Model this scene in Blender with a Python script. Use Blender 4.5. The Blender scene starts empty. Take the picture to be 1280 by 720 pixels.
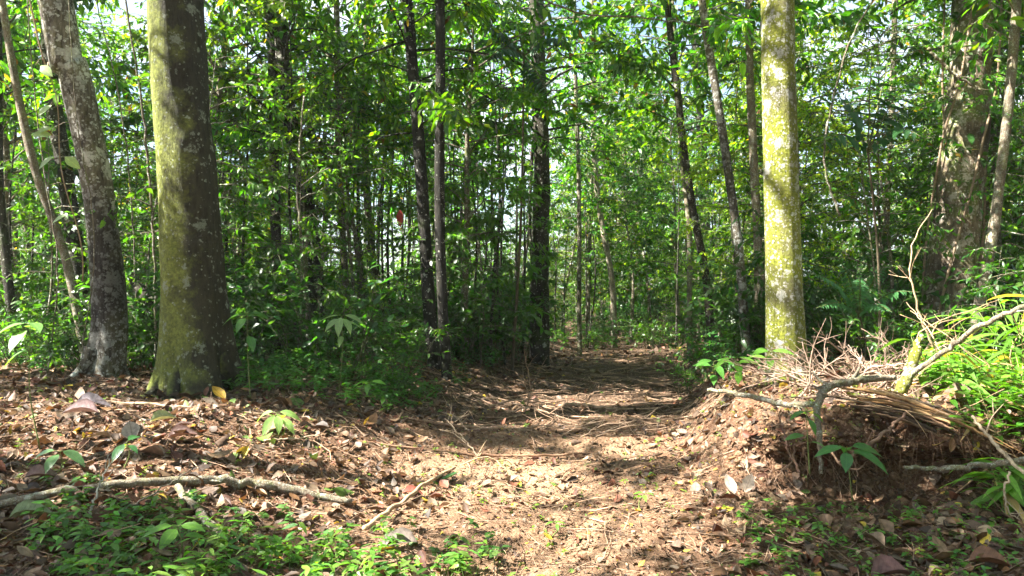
import bpy, math, random
import numpy as np

# ------------------------------------------------------------------ camera, sky, sun, exposure
scn = bpy.context.scene
C = scn.collection
R = math.radians
CAM = np.array([0.0, 0.0, 1.5])
F = 924.0                                   # focal length in photo pixels (1280 wide)

cd = bpy.data.cameras.new('camera'); cam = bpy.data.objects.new('camera', cd); C.objects.link(cam)
cam.location = CAM; cam.rotation_euler = (R(90), 0, 0)
cd.sensor_width = 36; cd.lens = 36 * F / 1280; cd.clip_start = 0.05; cd.clip_end = 2000
scn.camera = cam

SUN_AZ = np.array([-0.975, -0.22]); SUN_AZ /= np.linalg.norm(SUN_AZ)      # horizontal direction towards the sun
SUN_EL = R(48)
SUN_STRENGTH = 5.0
SKY_STRENGTH = 0.05
EXPOSURE = 2.9
HAZE = 0.0006
sd = bpy.data.lights.new('sun', 'SUN'); so = bpy.data.objects.new('sun', sd); C.objects.link(so)
sd.energy = SUN_STRENGTH; sd.angle = R(0.6); sd.color = (1.0, 0.95, 0.86)
from mathutils import Vector
sv = Vector((SUN_AZ[0]*math.cos(SUN_EL), SUN_AZ[1]*math.cos(SUN_EL), math.sin(SUN_EL)))
so.rotation_euler = sv.to_track_quat('Z', 'Y').to_euler(); so.location = (-20, -8, 30)

w = bpy.data.worlds.new('World'); scn.world = w; w.use_nodes = True
nt = w.node_tree; nt.nodes.clear()
def N(nt, t, **kw):
    n = nt.nodes.new(t)
    for k, v in kw.items(): setattr(n, k, v)
    return n
sky = N(nt, 'ShaderNodeTexSky', sky_type='NISHITA', sun_disc=False, sun_elevation=SUN_EL,
        sun_rotation=math.atan2(SUN_AZ[0], SUN_AZ[1]))
tc = N(nt, 'ShaderNodeTexCoord')
cl = N(nt, 'ShaderNodeTexNoise'); cl.inputs['Scale'].default_value = 3.2; cl.inputs['Detail'].default_value = 6
mp = N(nt, 'ShaderNodeMapping'); mp.inputs['Scale'].default_value = (1, 1, 2.4)
cr = N(nt, 'ShaderNodeValToRGB'); cr.color_ramp.elements[0].position = 0.40; cr.color_ramp.elements[1].position = 0.60
mx = N(nt, 'ShaderNodeMixRGB'); mx.inputs['Color2'].default_value = (4.2, 4.5, 5.2, 1)
bg = N(nt, 'ShaderNodeBackground'); bg.inputs['Strength'].default_value = SKY_STRENGTH
ow = N(nt, 'ShaderNodeOutputWorld')
nt.links.new(tc.outputs['Generated'], mp.inputs[0]); nt.links.new(mp.outputs[0], cl.inputs['Vector'])
nt.links.new(cl.outputs['Fac'], cr.inputs[0]); nt.links.new(cr.outputs[0], mx.inputs['Fac'])
nt.links.new(sky.outputs[0], mx.inputs['Color1']); nt.links.new(mx.outputs[0], bg.inputs[0]); nt.links.new(bg.outputs[0], ow.inputs[0])

vs = scn.view_settings
vs.view_transform = 'Standard'; vs.look = 'None'; vs.gamma = 1; vs.use_curve_mapping = False; vs.exposure = EXPOSURE
cy = scn.cycles
cy.max_bounces = 7; cy.diffuse_bounces = 4; cy.glossy_bounces = 2; cy.transmission_bounces = 5; cy.transparent_max_bounces = 4
cy.caustics_reflective = False; cy.caustics_refractive = False
cy.use_denoising = True; cy.sample_clamp_indirect = 6
cy.use_adaptive_sampling = True; cy.adaptive_threshold = 0.02

# ------------------------------------------------------------------ helpers
rng = np.random.default_rng(11)
def P(px, py, D): return np.array([(px-640)/F*D, D, 1.5-(py-360)/F*D])
def nrm(v):
    v = np.asarray(v, float); return v/np.maximum(np.linalg.norm(v, axis=-1, keepdims=True), 1e-9)
def sstep(a, b, x):
    t = np.clip((x-a)/(b-a), 0, 1); return t*t*(3-2*t)
_perm = np.random.default_rng(5).random((256, 256))
def vnoise(x, y):
    xi = np.floor(x).astype(int); yi = np.floor(y).astype(int); fx = x-xi; fy = y-yi
    fx = fx*fx*(3-2*fx); fy = fy*fy*(3-2*fy)
    g = lambda i, j: _perm[i & 255, j & 255]
    return (g(xi, yi)*(1-fx)+g(xi+1, yi)*fx)*(1-fy)+(g(xi, yi+1)*(1-fx)+g(xi+1, yi+1)*fx)*fy
def fbm(x, y, o=4):
    s = 0; a = .5
    for i in range(o):
        s = s+a*(vnoise(x*2**i+17.3*i, y*2**i+9.1*i)-.5); a *= .5
    return s

def path_x(y): return np.interp(y, [0, 4, 7, 10, 13, 17, 20, 24, 30, 60], [0.0, 0.1, 0.55, 1.3, 2.1, 2.9, 3.3, 3.0, 0.5, -14])
def height(x, y):
    x = np.asarray(x, float); y = np.asarray(y, float)
    d = x-path_x(y)
    left = .10*sstep(-1.2, -2.2, d)+.30*sstep(-1.6, -3.4, d)*sstep(3.5, 7.5, y)+.12*sstep(-3, -9, d)
    wob = .25*fbm(x*1.1, y*1.1+40)
    edge = d+wob*1.2
    right = .47*sstep(.95, 1.75, edge)*sstep(5.25+wob, 6.0+wob, y)*(1-.6*sstep(13, 18, y))+.10*sstep(1.5, 4, d)
    mound = .13*np.exp(-((x-2.9)**2/1.3+(y-6.3)**2/.35))
    hollow = -.10*np.exp(-((x-2.6)**2/.5+(y-5.25)**2/.12))
    far = -.16*sstep(16, 22, y)+1.3*sstep(32, 60, y)
    rut = .055*np.sin((y+.18*x+.5*fbm(x*.9, y*.9))*5.2)*sstep(5.8, 6.6, y)*sstep(10.5, 8.5, y)*np.exp(-(d/2.6)**2)
    n = .22*fbm(x*.8, y*.8)+.07*fbm(x*3.1+7, y*3.1, 3)*(1+1.6*sstep(1.0, 1.8, edge)*sstep(7, 5.5, y))
    dip = -.05*np.exp(-(d/1.0)**2)
    return left+right+mound+hollow+far+rut+n+dip

class G:
    """gathers vertex and face arrays into one mesh"""
    def __init__(s): s.V = []; s.F = []; s.M = []; s.C = []; s.U = []; s.n = 0
    def add(s, V, faces, mat=0, col=None, uv=None):
        V = np.asarray(V, float)
        for f in faces:
            f = np.asarray(f)
            if len(f): s.F.append(f+s.n); s.M.append(np.full(len(f), mat))
        s.V.append(V); s.n += len(V)
        s.C.append(np.ones((len(V), 3))*(col if col is not None else (1, 1, 1)))
        s.U.append(uv if uv is not None else np.zeros((len(V), 2)))
    def mesh(s, name, mats, smooth=True):
        me = bpy.data.meshes.new(name)
        V = np.concatenate(s.V)
        me.vertices.add(len(V)); me.vertices.foreach_set('co', V.astype(np.float32).ravel())
        tot = np.concatenate([np.full(len(f), f.shape[1]) for f in s.F])
        idx = np.concatenate([f.ravel() for f in s.F])
        me.loops.add(len(idx)); me.loops.foreach_set('vertex_index', idx.astype(np.int32))
        me.polygons.add(len(tot))
        st = np.concatenate([[0], np.cumsum(tot)[:-1]])
        me.polygons.foreach_set('loop_start', st.astype(np.int32))
        me.polygons.foreach_set('material_index', np.concatenate(s.M).astype(np.int32))
        me.polygons.foreach_set('use_smooth', np.full(len(tot), smooth))
        a = me.attributes.new('col', 'FLOAT_COLOR', 'POINT')
        c = np.concatenate(s.C); a.data.foreach_set('color', np.c_[c, np.ones(len(c))].astype(np.float32).ravel())
        a = me.attributes.new('luv', 'FLOAT2', 'POINT')
        a.data.foreach_set('vector', np.concatenate(s.U).astype(np.float32).ravel())
        for m in (mats if isinstance(mats, (list, tuple)) else [mats]): me.materials.append(m)
        me.update(calc_edges=True)
        return me

def link(name, me, parent=None):
    o = bpy.data.objects.new(name, me); C.objects.link(o)
    if parent: o.parent = parent
    return o
def root(name, loc, label, cat, group=None):
    o = bpy.data.objects.new(name, None); C.objects.link(o); o.location = loc; o.empty_display_size = .2
    return tag(o, label, cat, group)
def tag(o, label, cat, group=None):
    o['label'] = label; o['category'] = cat
    if group: o['group'] = group
    return o
def copy_tree(o):
    c = o.copy(); C.objects.link(c)
    for ch in o.children:
        d = ch.copy(); C.objects.link(d); d.parent = c
        for g in ch.children:
            e = g.copy(); C.objects.link(e); e.parent = d
    return c

PROF = {1: [(.42, 1)], 2: [(.25, .85), (.62, .8)], 3: [(.16, .62), (.42, 1), (.74, .62)],
        5: [(.07, .3), (.22, .78), (.42, 1), (.65, .85), (.85, .42)]}
def leaves(g, B, D, Nn, L, W, k=1, fold=.12, droop=.15, col=(1, 1, 1), mat=0, prof=None, curl=0.0):
    B = np.atleast_2d(B); n = len(B); D = nrm(np.broadcast_to(D, (n, 3))); Nn = np.broadcast_to(Nn, (n, 3))
    S = nrm(np.cross(D, Nn)); Nn = np.cross(S, D)
    L = np.broadcast_to(L, n)[:, None]; W = np.broadcast_to(W, n)[:, None]
    dr = np.broadcast_to(droop, n)[:, None]; fo = np.broadcast_to(fold, n)[:, None]; cu = np.broadcast_to(curl, n)[:, None]
    rows = prof or PROF[k]; k = len(rows)
    pts = [B]; uv = [np.tile([0, 0.], (n, 1))]
    for t, wd in rows:
        c = B+D*L*t*(1-.15*abs(dr)*t)-Nn*dr*L*t*t
        e = S*W*.5*wd
        up = Nn*W*(fo+cu)*wd
        pts += [c-e+up, c, c+e+up]
        uv += [np.tile([t, -wd], (n, 1)), np.tile([t, 0.], (n, 1)), np.tile([t, wd], (n, 1))]
    pts.append(B+D*L*(1-.15*abs(dr))-Nn*dr*L); uv.append(np.tile([1, 0.], (n, 1)))
    m = len(pts)
    V = np.stack(pts, 1).reshape(-1, 3); U = np.stack(uv, 1).reshape(-1, 2)
    o = (np.arange(n)*m)[:, None]
    tri = [[0, 2, 1], [0, 3, 2], [m-1, m-4, m-3], [m-1, m-3, m-2]]
    quad = []
    for i in range(k-1):
        a = 1+3*i; quad += [[a, a+1, a+4, a+3], [a+1, a+2, a+5, a+4]]
    T = (o[:, :, None]+np.array(tri)[None]).reshape(-1, 3)
    Q = (o[:, :, None]+np.array(quad)[None]).reshape(-1, 4) if quad else np.zeros((0, 4), int)
    col = np.asarray(col, float)
    if col.ndim == 2: col = np.repeat(col, m, 0)
    g.add(V, [T, Q], mat, col, U)

def sticks(g, A, Bp, r0, r1, sides=4, mat=0, col=(1, 1, 1)):
    A = np.atleast_2d(A); Bp = np.atleast_2d(Bp); n = len(A)
    d = nrm(Bp-A); up = np.where(np.abs(d[:, 2:3]) > .9, [[1., 0, 0]], [[0, 0, 1.]])
    u = nrm(np.cross(d, up)); v = np.cross(d, u)
    r0 = np.broadcast_to(r0, n)[:, None]; r1 = np.broadcast_to(r1, n)[:, None]
    a = np.arange(sides)*2*math.pi/sides
    V = np.concatenate([np.stack([A+r0*(u*math.cos(t)+v*math.sin(t)) for t in a], 1),
                        np.stack([Bp+r1*(u*math.cos(t)+v*math.sin(t)) for t in a], 1)], 1).reshape(-1, 3)
    o = (np.arange(n)*2*sides)[:, None, None]
    q = np.array([[i, (i+1) % sides, sides+(i+1) % sides, sides+i] for i in range(sides)])[None]
    col = np.asarray(col, float)
    if col.ndim == 2: col = np.repeat(col, 2*sides, 0)
    g.add(V, [(o+q).reshape(-1, 4)], mat, col)

def smooth_path(pts, n):
    pts = np.asarray(pts, float)
    if len(pts) < 3: return np.array([pts[0]+(pts[-1]-pts[0])*t for t in np.linspace(0, 1, n)])
    s = np.r_[0, np.cumsum(np.linalg.norm(np.diff(pts, axis=0), axis=1))]; s /= s[-1]
    t = np.linspace(0, 1, n)
    # catmull-rom
    out = []
    Pp = np.vstack([2*pts[0]-pts[1], pts, 2*pts[-1]-pts[-2]])
    for ti in t:
        i = min(np.searchsorted(s, ti, side='right')-1, len(pts)-2); f = (ti-s[i])/(s[i+1]-s[i])
        p0, p1, p2, p3 = Pp[i:i+4]
        out.append(.5*((2*p1)+(-p0+p2)*f+(2*p0-5*p1+4*p2-p3)*f*f+(-p0+3*p1-3*p2+p3)*f**3))
    return np.array(out)

def tube(g, path, rad, sides=8, bump=0.0, seed=0, mat=0, col=(1, 1, 1), cap=True, bs=6.0, shape=None):
    path = np.asarray(path, float); n = len(path)
    rad = np.interp(np.linspace(0, 1, n), np.linspace(0, 1, len(rad)), rad) if np.ndim(rad) else np.full(n, rad)
    T = nrm(np.gradient(path, axis=0))
    u = nrm(np.cross(T[0], [0, 1, .1] if abs(T[0][1]) < .9 else [1, 0, .1])); V = []
    a = np.arange(sides)*2*math.pi/sides
    s = np.r_[0, np.cumsum(np.linalg.norm(np.diff(path, axis=0), axis=1))]
    for i in range(n):
        u = nrm(u-T[i]*np.dot(u, T[i])); v = np.cross(T[i], u)
        rr = rad[i]*np.ones(sides)
        if bump:
            rr = rr*(1+bump*2*fbm(np.cos(a)*1.3+5+seed*3.7+s[i]*.15*bs, np.sin(a)*1.3+9+s[i]*bs*.3, 4))
        if shape is not None: rr = rr*shape(a, s[i])
        V.append(path[i]+rr[:, None]*(u*np.cos(a)[:, None]+v*np.sin(a)[:, None]))
    V = np.concatenate(V)
    i = np.arange(n-1)[:, None]*sides; j = np.arange(sides)[None]; j2 = (j+1) % sides
    Q = np.stack([i+j, i+j2, i+sides+j2, i+sides+j], -1).reshape(-1, 4)
    tris = []
    if cap:
        V = np.vstack([V, path[0], path[-1]])
        c0, c1 = n*sides, n*sides+1; jj = np.arange(sides); jj2 = (jj+1) % sides
        tris = [np.stack([np.full(sides, c0), jj2, jj], 1), np.stack([np.full(sides, c1), (n-1)*sides+jj, (n-1)*sides+jj2], 1)]
    g.add(V, [Q]+tris, mat, col)

# ------------------------------------------------------------------ materials
def new_mat(name):
    m = bpy.data.materials.new(name); m.use_nodes = True; m.node_tree.nodes.clear(); return m, m.node_tree
def leaf_mat(name, tint=(1, 1, 1), trans=.52, tcol=(2.0, 2.2, .4), rough=.38, spec=.5, vein=True, dead=False, objvar=.5):
    m, t = new_mat(name); L = t.links.new
    at = N(t, 'ShaderNodeAttribute', attribute_name='col')
    uv = N(t, 'ShaderNodeAttribute', attribute_name='luv')
    oi = N(t, 'ShaderNodeObjectInfo')
    hs = N(t, 'ShaderNodeHueSaturation')
    mr = N(t, 'ShaderNodeMapRange'); mr.inputs['To Min'].default_value = .5-.035*objvar; mr.inputs['To Max'].default_value = .5+.018*objvar
    mv = N(t, 'ShaderNodeMapRange'); mv.inputs['To Min'].default_value = 1-.48*objvar; mv.inputs['To Max'].default_value = 1+.4*objvar
    wn = N(t, 'ShaderNodeTexWhiteNoise', noise_dimensions='1D')
    L(oi.outputs['Random'], mr.inputs[0]); L(oi.outputs['Random'], wn.inputs['W']); L(wn.outputs['Value'], mv.inputs[0])
    L(mr.outputs[0], hs.inputs['Hue']); L(mv.outputs[0], hs.inputs['Value'])
    ti = N(t, 'ShaderNodeMixRGB', blend_type='MULTIPLY'); ti.inputs[0].default_value = 1; ti.inputs[2].default_value = (*tint, 1)
    L(at.outputs['Color'], ti.inputs[1])
    # mottling
    geo = N(t, 'ShaderNodeNewGeometry'); no = N(t, 'ShaderNodeTexNoise'); no.inputs['Scale'].default_value = 35; no.inputs['Detail'].default_value = 3
    L(geo.outputs['Position'], no.inputs['Vector'])
    nr = N(t, 'ShaderNodeMapRange'); nr.inputs['From Min'].default_value = .3; nr.inputs['From Max'].default_value = .7
    nr.inputs['To Min'].default_value = .65 if dead else .85; nr.inputs['To Max'].default_value = 1.3 if dead else 1.12
    L(no.outputs['Fac'], nr.inputs[0])
    mm = N(t, 'ShaderNodeVectorMath', operation='SCALE'); L(ti.outputs[0], mm.inputs[0]); L(nr.outputs[0], mm.inputs['Scale'])
    last = mm.outputs[0]
    if vein:
        sx = N(t, 'ShaderNodeSeparateXYZ'); L(uv.outputs['Vector'], sx.inputs[0])
        ab = N(t, 'ShaderNodeMath', operation='ABSOLUTE'); L(sx.outputs['Y'], ab.inputs[0])
        v1 = N(t, 'ShaderNodeMapRange'); v1.inputs['From Max'].default_value = .09; v1.inputs['To Min'].default_value = 1; v1.inputs['To Max'].default_value = 0
        L(ab.outputs[0], v1.inputs[0])
        cm = N(t, 'ShaderNodeMath', operation='MULTIPLY_ADD'); cm.inputs[1].default_value = -.28; L(ab.outputs[0], cm.inputs[0]); L(sx.outputs['X'], cm.inputs[2])
        sc = N(t, 'ShaderNodeMath', operation='MULTIPLY'); sc.inputs[1].default_value = 60; L(cm.outputs[0], sc.inputs[0])
        sn = N(t, 'ShaderNodeMath', operation='SINE'); L(sc.outputs[0], sn.inputs[0])
        v2 = N(t, 'ShaderNodeMapRange'); v2.inputs['From Min'].default_value = .8; v2.inputs['From Max'].default_value = 1; v2.inputs['To Max'].default_value = .45
        L(sn.outputs[0], v2.inputs[0])
        vm = N(t, 'ShaderNodeMath', operation='MAXIMUM'); L(v1.outputs[0], vm.inputs[0]); L(v2.outputs[0], vm.inputs[1])
        vx = N(t, 'ShaderNodeMixRGB', blend_type='MULTIPLY'); vx.inputs[2].default_value = (.6, .55, .5, 1) if dead else (1.5, 1.35, 1.2, 1)
        L(vm.outputs[0], vx.inputs[0]); L(last, vx.inputs[1]); last = vx.outputs[0]
    L(last, hs.inputs['Color']); last = hs.outputs[0]
    pr = N(t, 'ShaderNodeBsdfPrincipled'); pr.inputs['Roughness'].default_value = rough; pr.inputs['Specular IOR Level'].default_value = spec
    L(last, pr.inputs['Base Color'])
    bp = N(t, 'ShaderNodeBump'); bp.inputs['Strength'].default_value = .35; bp.inputs['Distance'].default_value = .01
    L(no.outputs['Fac'], bp.inputs['Height']); L(bp.outputs[0], pr.inputs['Normal'])
    out = N(t, 'ShaderNodeOutputMaterial')
    tr = N(t, 'ShaderNodeBsdfTranslucent')
    tm = N(t, 'ShaderNodeMixRGB', blend_type='MULTIPLY'); tm.inputs[0].default_value = 1; tm.inputs[2].default_value = (*tcol, 1)
    L(last, tm.inputs[1]); L(tm.outputs[0], tr.inputs['Color'])
    ms = N(t, 'ShaderNodeMixShader'); ms.inputs[0].default_value = trans
    L(pr.outputs[0], ms.inputs[1]); L(tr.outputs[0], ms.inputs[2]); L(ms.outputs[0], out.inputs[0])
    return m

def bark_mat(name, base=(.12, .09, .06), dark=(.04, .03, .02), moss=(.10, .16, .02), mossamt=.5, lichen=(.5, .5, .43), lichamt=.3, scale=1.0, side=None, bump=.6, zone=(.62, 1.25), sidek=.22):
    m, t = new_mat(name); L = t.links.new
    tc = N(t, 'ShaderNodeTexCoord'); src = tc.outputs['Object']
    mp = N(t, 'ShaderNodeMapping'); mp.inputs['Scale'].default_value = (9*scale, 9*scale, 2.2*scale); L(src, mp.inputs[0])
    n1 = N(t, 'ShaderNodeTexNoise'); n1.inputs['Scale'].default_value = 2.2; n1.inputs['Detail'].default_value = 8; n1.inputs['Roughness'].default_value = .7; L(mp.outputs[0], n1.inputs['Vector'])
    r1 = N(t, 'ShaderNodeValToRGB'); r1.color_ramp.elements[0].position = .35; r1.color_ramp.elements[1].position = .68
    r1.color_ramp.elements[0].color = (*dark, 1); r1.color_ramp.elements[1].color = (*base, 1); L(n1.outputs['Fac'], r1.inputs[0])
    # moss, patchy at two scales
    n2 = N(t, 'ShaderNodeTexNoise'); n2.inputs['Scale'].default_value = 2.6*scale; n2.inputs['Detail'].default_value = 7; n2.inputs['Roughness'].default_value = .72; L(src, n2.inputs['Vector'])
    val = n2.outputs['Fac']
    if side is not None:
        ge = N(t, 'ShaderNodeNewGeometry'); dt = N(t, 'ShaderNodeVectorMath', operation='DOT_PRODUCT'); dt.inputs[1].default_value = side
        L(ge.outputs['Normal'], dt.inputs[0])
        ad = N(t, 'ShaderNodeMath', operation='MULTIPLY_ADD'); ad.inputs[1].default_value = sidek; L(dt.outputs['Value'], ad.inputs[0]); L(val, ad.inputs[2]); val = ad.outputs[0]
    r2 = N(t, 'ShaderNodeMapRange'); c = .72-.45*mossamt; r2.inputs['From Min'].default_value = c-.07; r2.inputs['From Max'].default_value = c+.12; L(val, r2.inputs[0])
    n3 = N(t, 'ShaderNodeTexNoise'); n3.inputs['Scale'].default_value = 30*scale; n3.inputs['Detail'].default_value = 5; n3.inputs['Roughness'].default_value = .7; L(src, n3.inputs['Vector'])
    mc = N(t, 'ShaderNodeValToRGB'); mc.color_ramp.elements[0].position = .36; mc.color_ramp.elements[1].position = .64
    mc.color_ramp.elements[0].color = (*[v*.55 for v in moss], 1); mc.color_ramp.elements[1].color = (*[v*1.35 for v in moss], 1); L(n3.outputs['Fac'], mc.inputs[0])
    x1 = N(t, 'ShaderNodeMixRGB'); L(r2.outputs[0], x1.inputs[0]); L(r1.outputs[0], x1.inputs[1]); L(mc.outputs[0], x1.inputs[2])
    # lichen: irregular crusts of several sizes
    last = x1.outputs[0]
    wn_ = N(t, 'ShaderNodeTexNoise'); wn_.inputs['Scale'].default_value = 26*scale; wn_.inputs['Detail'].default_value = 6; wn_.inputs['Roughness'].default_value = .7; L(src, wn_.inputs['Vector'])
    for sc_, amt, sd in ((8, lichamt, 0), (19, lichamt*.9, 3.3), (42, lichamt, 7.1)):
        av = N(t, 'ShaderNodeVectorMath', operation='MULTIPLY_ADD'); av.inputs[1].default_value = (1.9/sc_/scale,)*3; L(wn_.outputs['Color'], av.inputs[0]); L(src, av.inputs[2])
        a2 = N(t, 'ShaderNodeVectorMath', operation='ADD'); a2.inputs[1].default_value = (sd, sd, sd); L(av.outputs[0], a2.inputs[0])
        vo = N(t, 'ShaderNodeTexVoronoi'); vo.inputs['Scale'].default_value = sc_*scale; L(a2.outputs[0], vo.inputs['Vector'])
        pk = N(t, 'ShaderNodeSeparateColor'); L(vo.outputs['Color'], pk.inputs[0])
        lt = N(t, 'ShaderNodeMapRange'); lt.inputs['From Min'].default_value = 1-amt; lt.inputs['From Max'].default_value = 1; lt.inputs['To Min'].default_value = -.1; lt.inputs['To Max'].default_value = .72
        L(pk.outputs[0], lt.inputs[0])
        df = N(t, 'ShaderNodeMath', operation='SUBTRACT'); L(lt.outputs[0], df.inputs[0]); L(vo.outputs['Distance'], df.inputs[1])
        cp = N(t, 'ShaderNodeMapRange'); cp.inputs['From Min'].default_value = -.04; cp.inputs['From Max'].default_value = .16; L(df.outputs[0], cp.inputs[0])
        br_ = N(t, 'ShaderNodeMapRange'); br_.inputs['From Min'].default_value = .36; br_.inputs['From Max'].default_value = .5; br_.inputs['To Min'].default_value = .25; br_.inputs['To Max'].default_value = .9; L(n3.outputs['Fac'], br_.inputs[0])
        fm = N(t, 'ShaderNodeMath', operation='MULTIPLY'); L(cp.outputs[0], fm.inputs[0]); L(br_.outputs[0], fm.inputs[1])
        lc = N(t, 'ShaderNodeMixRGB'); lc.inputs[1].default_value = (*[v*.6 for v in lichen], 1); lc.inputs[2].default_value = (*lichen, 1); L(pk.outputs[1], lc.inputs[0])
        x2 = N(t, 'ShaderNodeMixRGB'); L(fm.outputs[0], x2.inputs[0]); L(last, x2.inputs[1]); L(lc.outputs[0], x2.inputs[2]); last = x2.outputs[0]
    # large tonal zones down the trunk
    nz = N(t, 'ShaderNodeTexNoise'); nz.inputs['Scale'].default_value = 1.3*scale; nz.inputs['Detail'].default_value = 5; L(src, nz.inputs['Vector'])
    zr = N(t, 'ShaderNodeMapRange'); zr.inputs['From Min'].default_value = .35; zr.inputs['From Max'].default_value = .65; zr.inputs['To Min'].default_value = zone[0]; zr.inputs['To Max'].default_value = zone[1]; L(nz.outputs['Fac'], zr.inputs[0])
    zs = N(t, 'ShaderNodeVectorMath', operation='SCALE'); L(last, zs.inputs[0]); L(zr.outputs[0], zs.inputs['Scale']); last = zs.outputs[0]
    pr = N(t, 'ShaderNodeBsdfPrincipled'); pr.inputs['Roughness'].default_value = .85; pr.inputs['Specular IOR Level'].default_value = .25; L(last, pr.inputs['Base Color'])
    hm = N(t, 'ShaderNodeMath', operation='MULTIPLY_ADD'); hm.inputs[1].default_value = .45; L(n3.outputs['Fac'], hm.inputs[0]); L(n1.outputs['Fac'], hm.inputs[2])
    bp = N(t, 'ShaderNodeBump'); bp.inputs['Strength'].default_value = bump; bp.inputs['Distance'].default_value = .05; L(hm.outputs[0], bp.inputs['Height']); L(bp.outputs[0], pr.inputs['Normal'])
    out = N(t, 'ShaderNodeOutputMaterial'); L(pr.outputs[0], out.inputs[0])
    return m

def wood_mat(name, rough=.8):
    """twigs and stems: colour from the mesh, broken by fine noise"""
    m, t = new_mat(name); L = t.links.new
    at = N(t, 'ShaderNodeAttribute', attribute_name='col'); tc = N(t, 'ShaderNodeTexCoord')
    n = N(t, 'ShaderNodeTexNoise'); n.inputs['Scale'].default_value = 28; n.inputs['Detail'].default_value = 6; n.inputs['Roughness'].default_value = .7; L(tc.outputs['Object'], n.inputs['Vector'])
    r = N(t, 'ShaderNodeMapRange'); r.inputs['From Min'].default_value = .3; r.inputs['From Max'].default_value = .7; r.inputs['To Min'].default_value = .45; r.inputs['To Max'].default_value = 1.35; L(n.outputs['Fac'], r.inputs[0])
    s = N(t, 'ShaderNodeVectorMath', operation='SCALE'); L(at.outputs['Color'], s.inputs[0]); L(r.outputs[0], s.inputs['Scale'])
    pr = N(t, 'ShaderNodeBsdfPrincipled'); pr.inputs['Roughness'].default_value = rough; pr.inputs['Specular IOR Level'].default_value = .25; L(s.outputs[0], pr.inputs['Base Color'])
    bp = N(t, 'ShaderNodeBump'); bp.inputs['Strength'].default_value = .5; bp.inputs['Distance'].default_value = .012; L(n.outputs['Fac'], bp.inputs['Height']); L(bp.outputs[0], pr.inputs['Normal'])
    out = N(t, 'ShaderNodeOutputMaterial'); L(pr.outputs[0], out.inputs[0])
    return m

def soil_mat(name):
    m, t = new_mat(name); L = t.links.new
    at = N(t, 'ShaderNodeAttribute', attribute_name='col'); tc = N(t, 'ShaderNodeTexCoord'); src = tc.outputs['Object']
    n1 = N(t, 'ShaderNodeTexNoise'); n1.inputs['Scale'].default_value = 2.3; n1.inputs['Detail'].default_value = 8; n1.inputs['Roughness'].default_value = .65; L(src, n1.inputs['Vector'])
    n2 = N(t, 'ShaderNodeTexNoise'); n2.inputs['Scale'].default_value = 38; n2.inputs['Detail'].default_value = 8; n2.inputs['Roughness'].default_value = .75; L(src, n2.inputs['Vector'])
    vo = N(t, 'ShaderNodeTexVoronoi'); vo.inputs['Scale'].default_value = 55; L(src, vo.inputs['Vector'])
    r = N(t, 'ShaderNodeMapRange'); r.inputs['From Min'].default_value = .3; r.inputs['From Max'].default_value = .7; r.inputs['To Min'].default_value = .6; r.inputs['To Max'].default_value = 1.3; L(n2.outputs['Fac'], r.inputs[0])
    r2 = N(t, 'ShaderNodeMapRange'); r2.inputs['From Min'].default_value = .3; r2.inputs['From Max'].default_value = .7; r2.inputs['To Min'].default_value = .7; r2.inputs['To Max'].default_value = 1.25; L(n1.outputs['Fac'], r2.inputs[0])
    mu = N(t, 'ShaderNodeMath', operation='MULTIPLY'); L(r.outputs[0], mu.inputs[0]); L(r2.outputs[0], mu.inputs[1])
    s = N(t, 'ShaderNodeVectorMath', operation='SCALE'); L(at.outputs['Color'], s.inputs[0]); L(mu.outputs[0], s.inputs['Scale'])
    vs_ = N(t, 'ShaderNodeSeparateColor'); L(vo.outputs['Color'], vs_.inputs[0])
    vr = N(t, 'ShaderNodeMapRange'); vr.inputs['From Min'].default_value = .75; vr.inputs['From Max'].default_value = 1; vr.inputs['To Max'].default_value = .5; L(vs_.outputs[0], vr.inputs[0])
    x = N(t, 'ShaderNodeMixRGB'); x.inputs[2].default_value = (.40, .27, .17, 1); L(vr.outputs[0], x.inputs[0]); L(s.outputs[0], x.inputs[1])
    pr = N(t, 'ShaderNodeBsdfPrincipled'); pr.inputs['Roughness'].default_value = .95; pr.inputs['Specular IOR Level'].default_value = .15; L(x.outputs[0], pr.inputs['Base Color'])
    h = N(t, 'ShaderNodeMath', operation='MULTIPLY_ADD'); h.inputs[1].default_value = -.5; L(vo.outputs['Distance'], h.inputs[0]); L(n2.outputs['Fac'], h.inputs[2])
    bp = N(t, 'ShaderNodeBump'); bp.inputs['Strength'].default_value = .9; bp.inputs['Distance'].default_value = .03; L(h.outputs[0], bp.inputs['Height']); L(bp.outputs[0], pr.inputs['Normal'])
    out = N(t, 'ShaderNodeOutputMaterial'); L(pr.outputs[0], out.inputs[0])
    return m

M_LEAF = leaf_mat('forest_leaf')
M_FAR = leaf_mat('distant_leaf', vein=False, objvar=1.0)
M_BIG = leaf_mat('broad_leaf', trans=.4, objvar=.15)
M_DEAD = leaf_mat('dead_leaf', trans=.15, tcol=(1.2, 1.0, .7), rough=.6, spec=.35, dead=True, objvar=0)
M_WOOD = wood_mat('twig_bark')
M_SOIL = soil_mat('forest_soil')
M_MOSS_L = bark_mat('mossy_bark', base=(.055, .05, .024), dark=(.02, .019, .009), moss=(.155, .175, .035), mossamt=.42, sidek=.30, zone=(.75, 1.2), lichamt=.13, lichen=(.30, .33, .24), side=(-.8, -.3, 0), bump=1.0)  # real moss, its left-side bias and pale tone also painting the sunlit strip
M_LICH = bark_mat('lichen_bark', zone=(.3, 1.45), base=(.24, .215, .16), dark=(.03, .022, .016), moss=(.09, .10, .03), mossamt=.34, lichamt=.75, lichen=(.55, .55, .50), scale=.8, bump=1.0)
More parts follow.
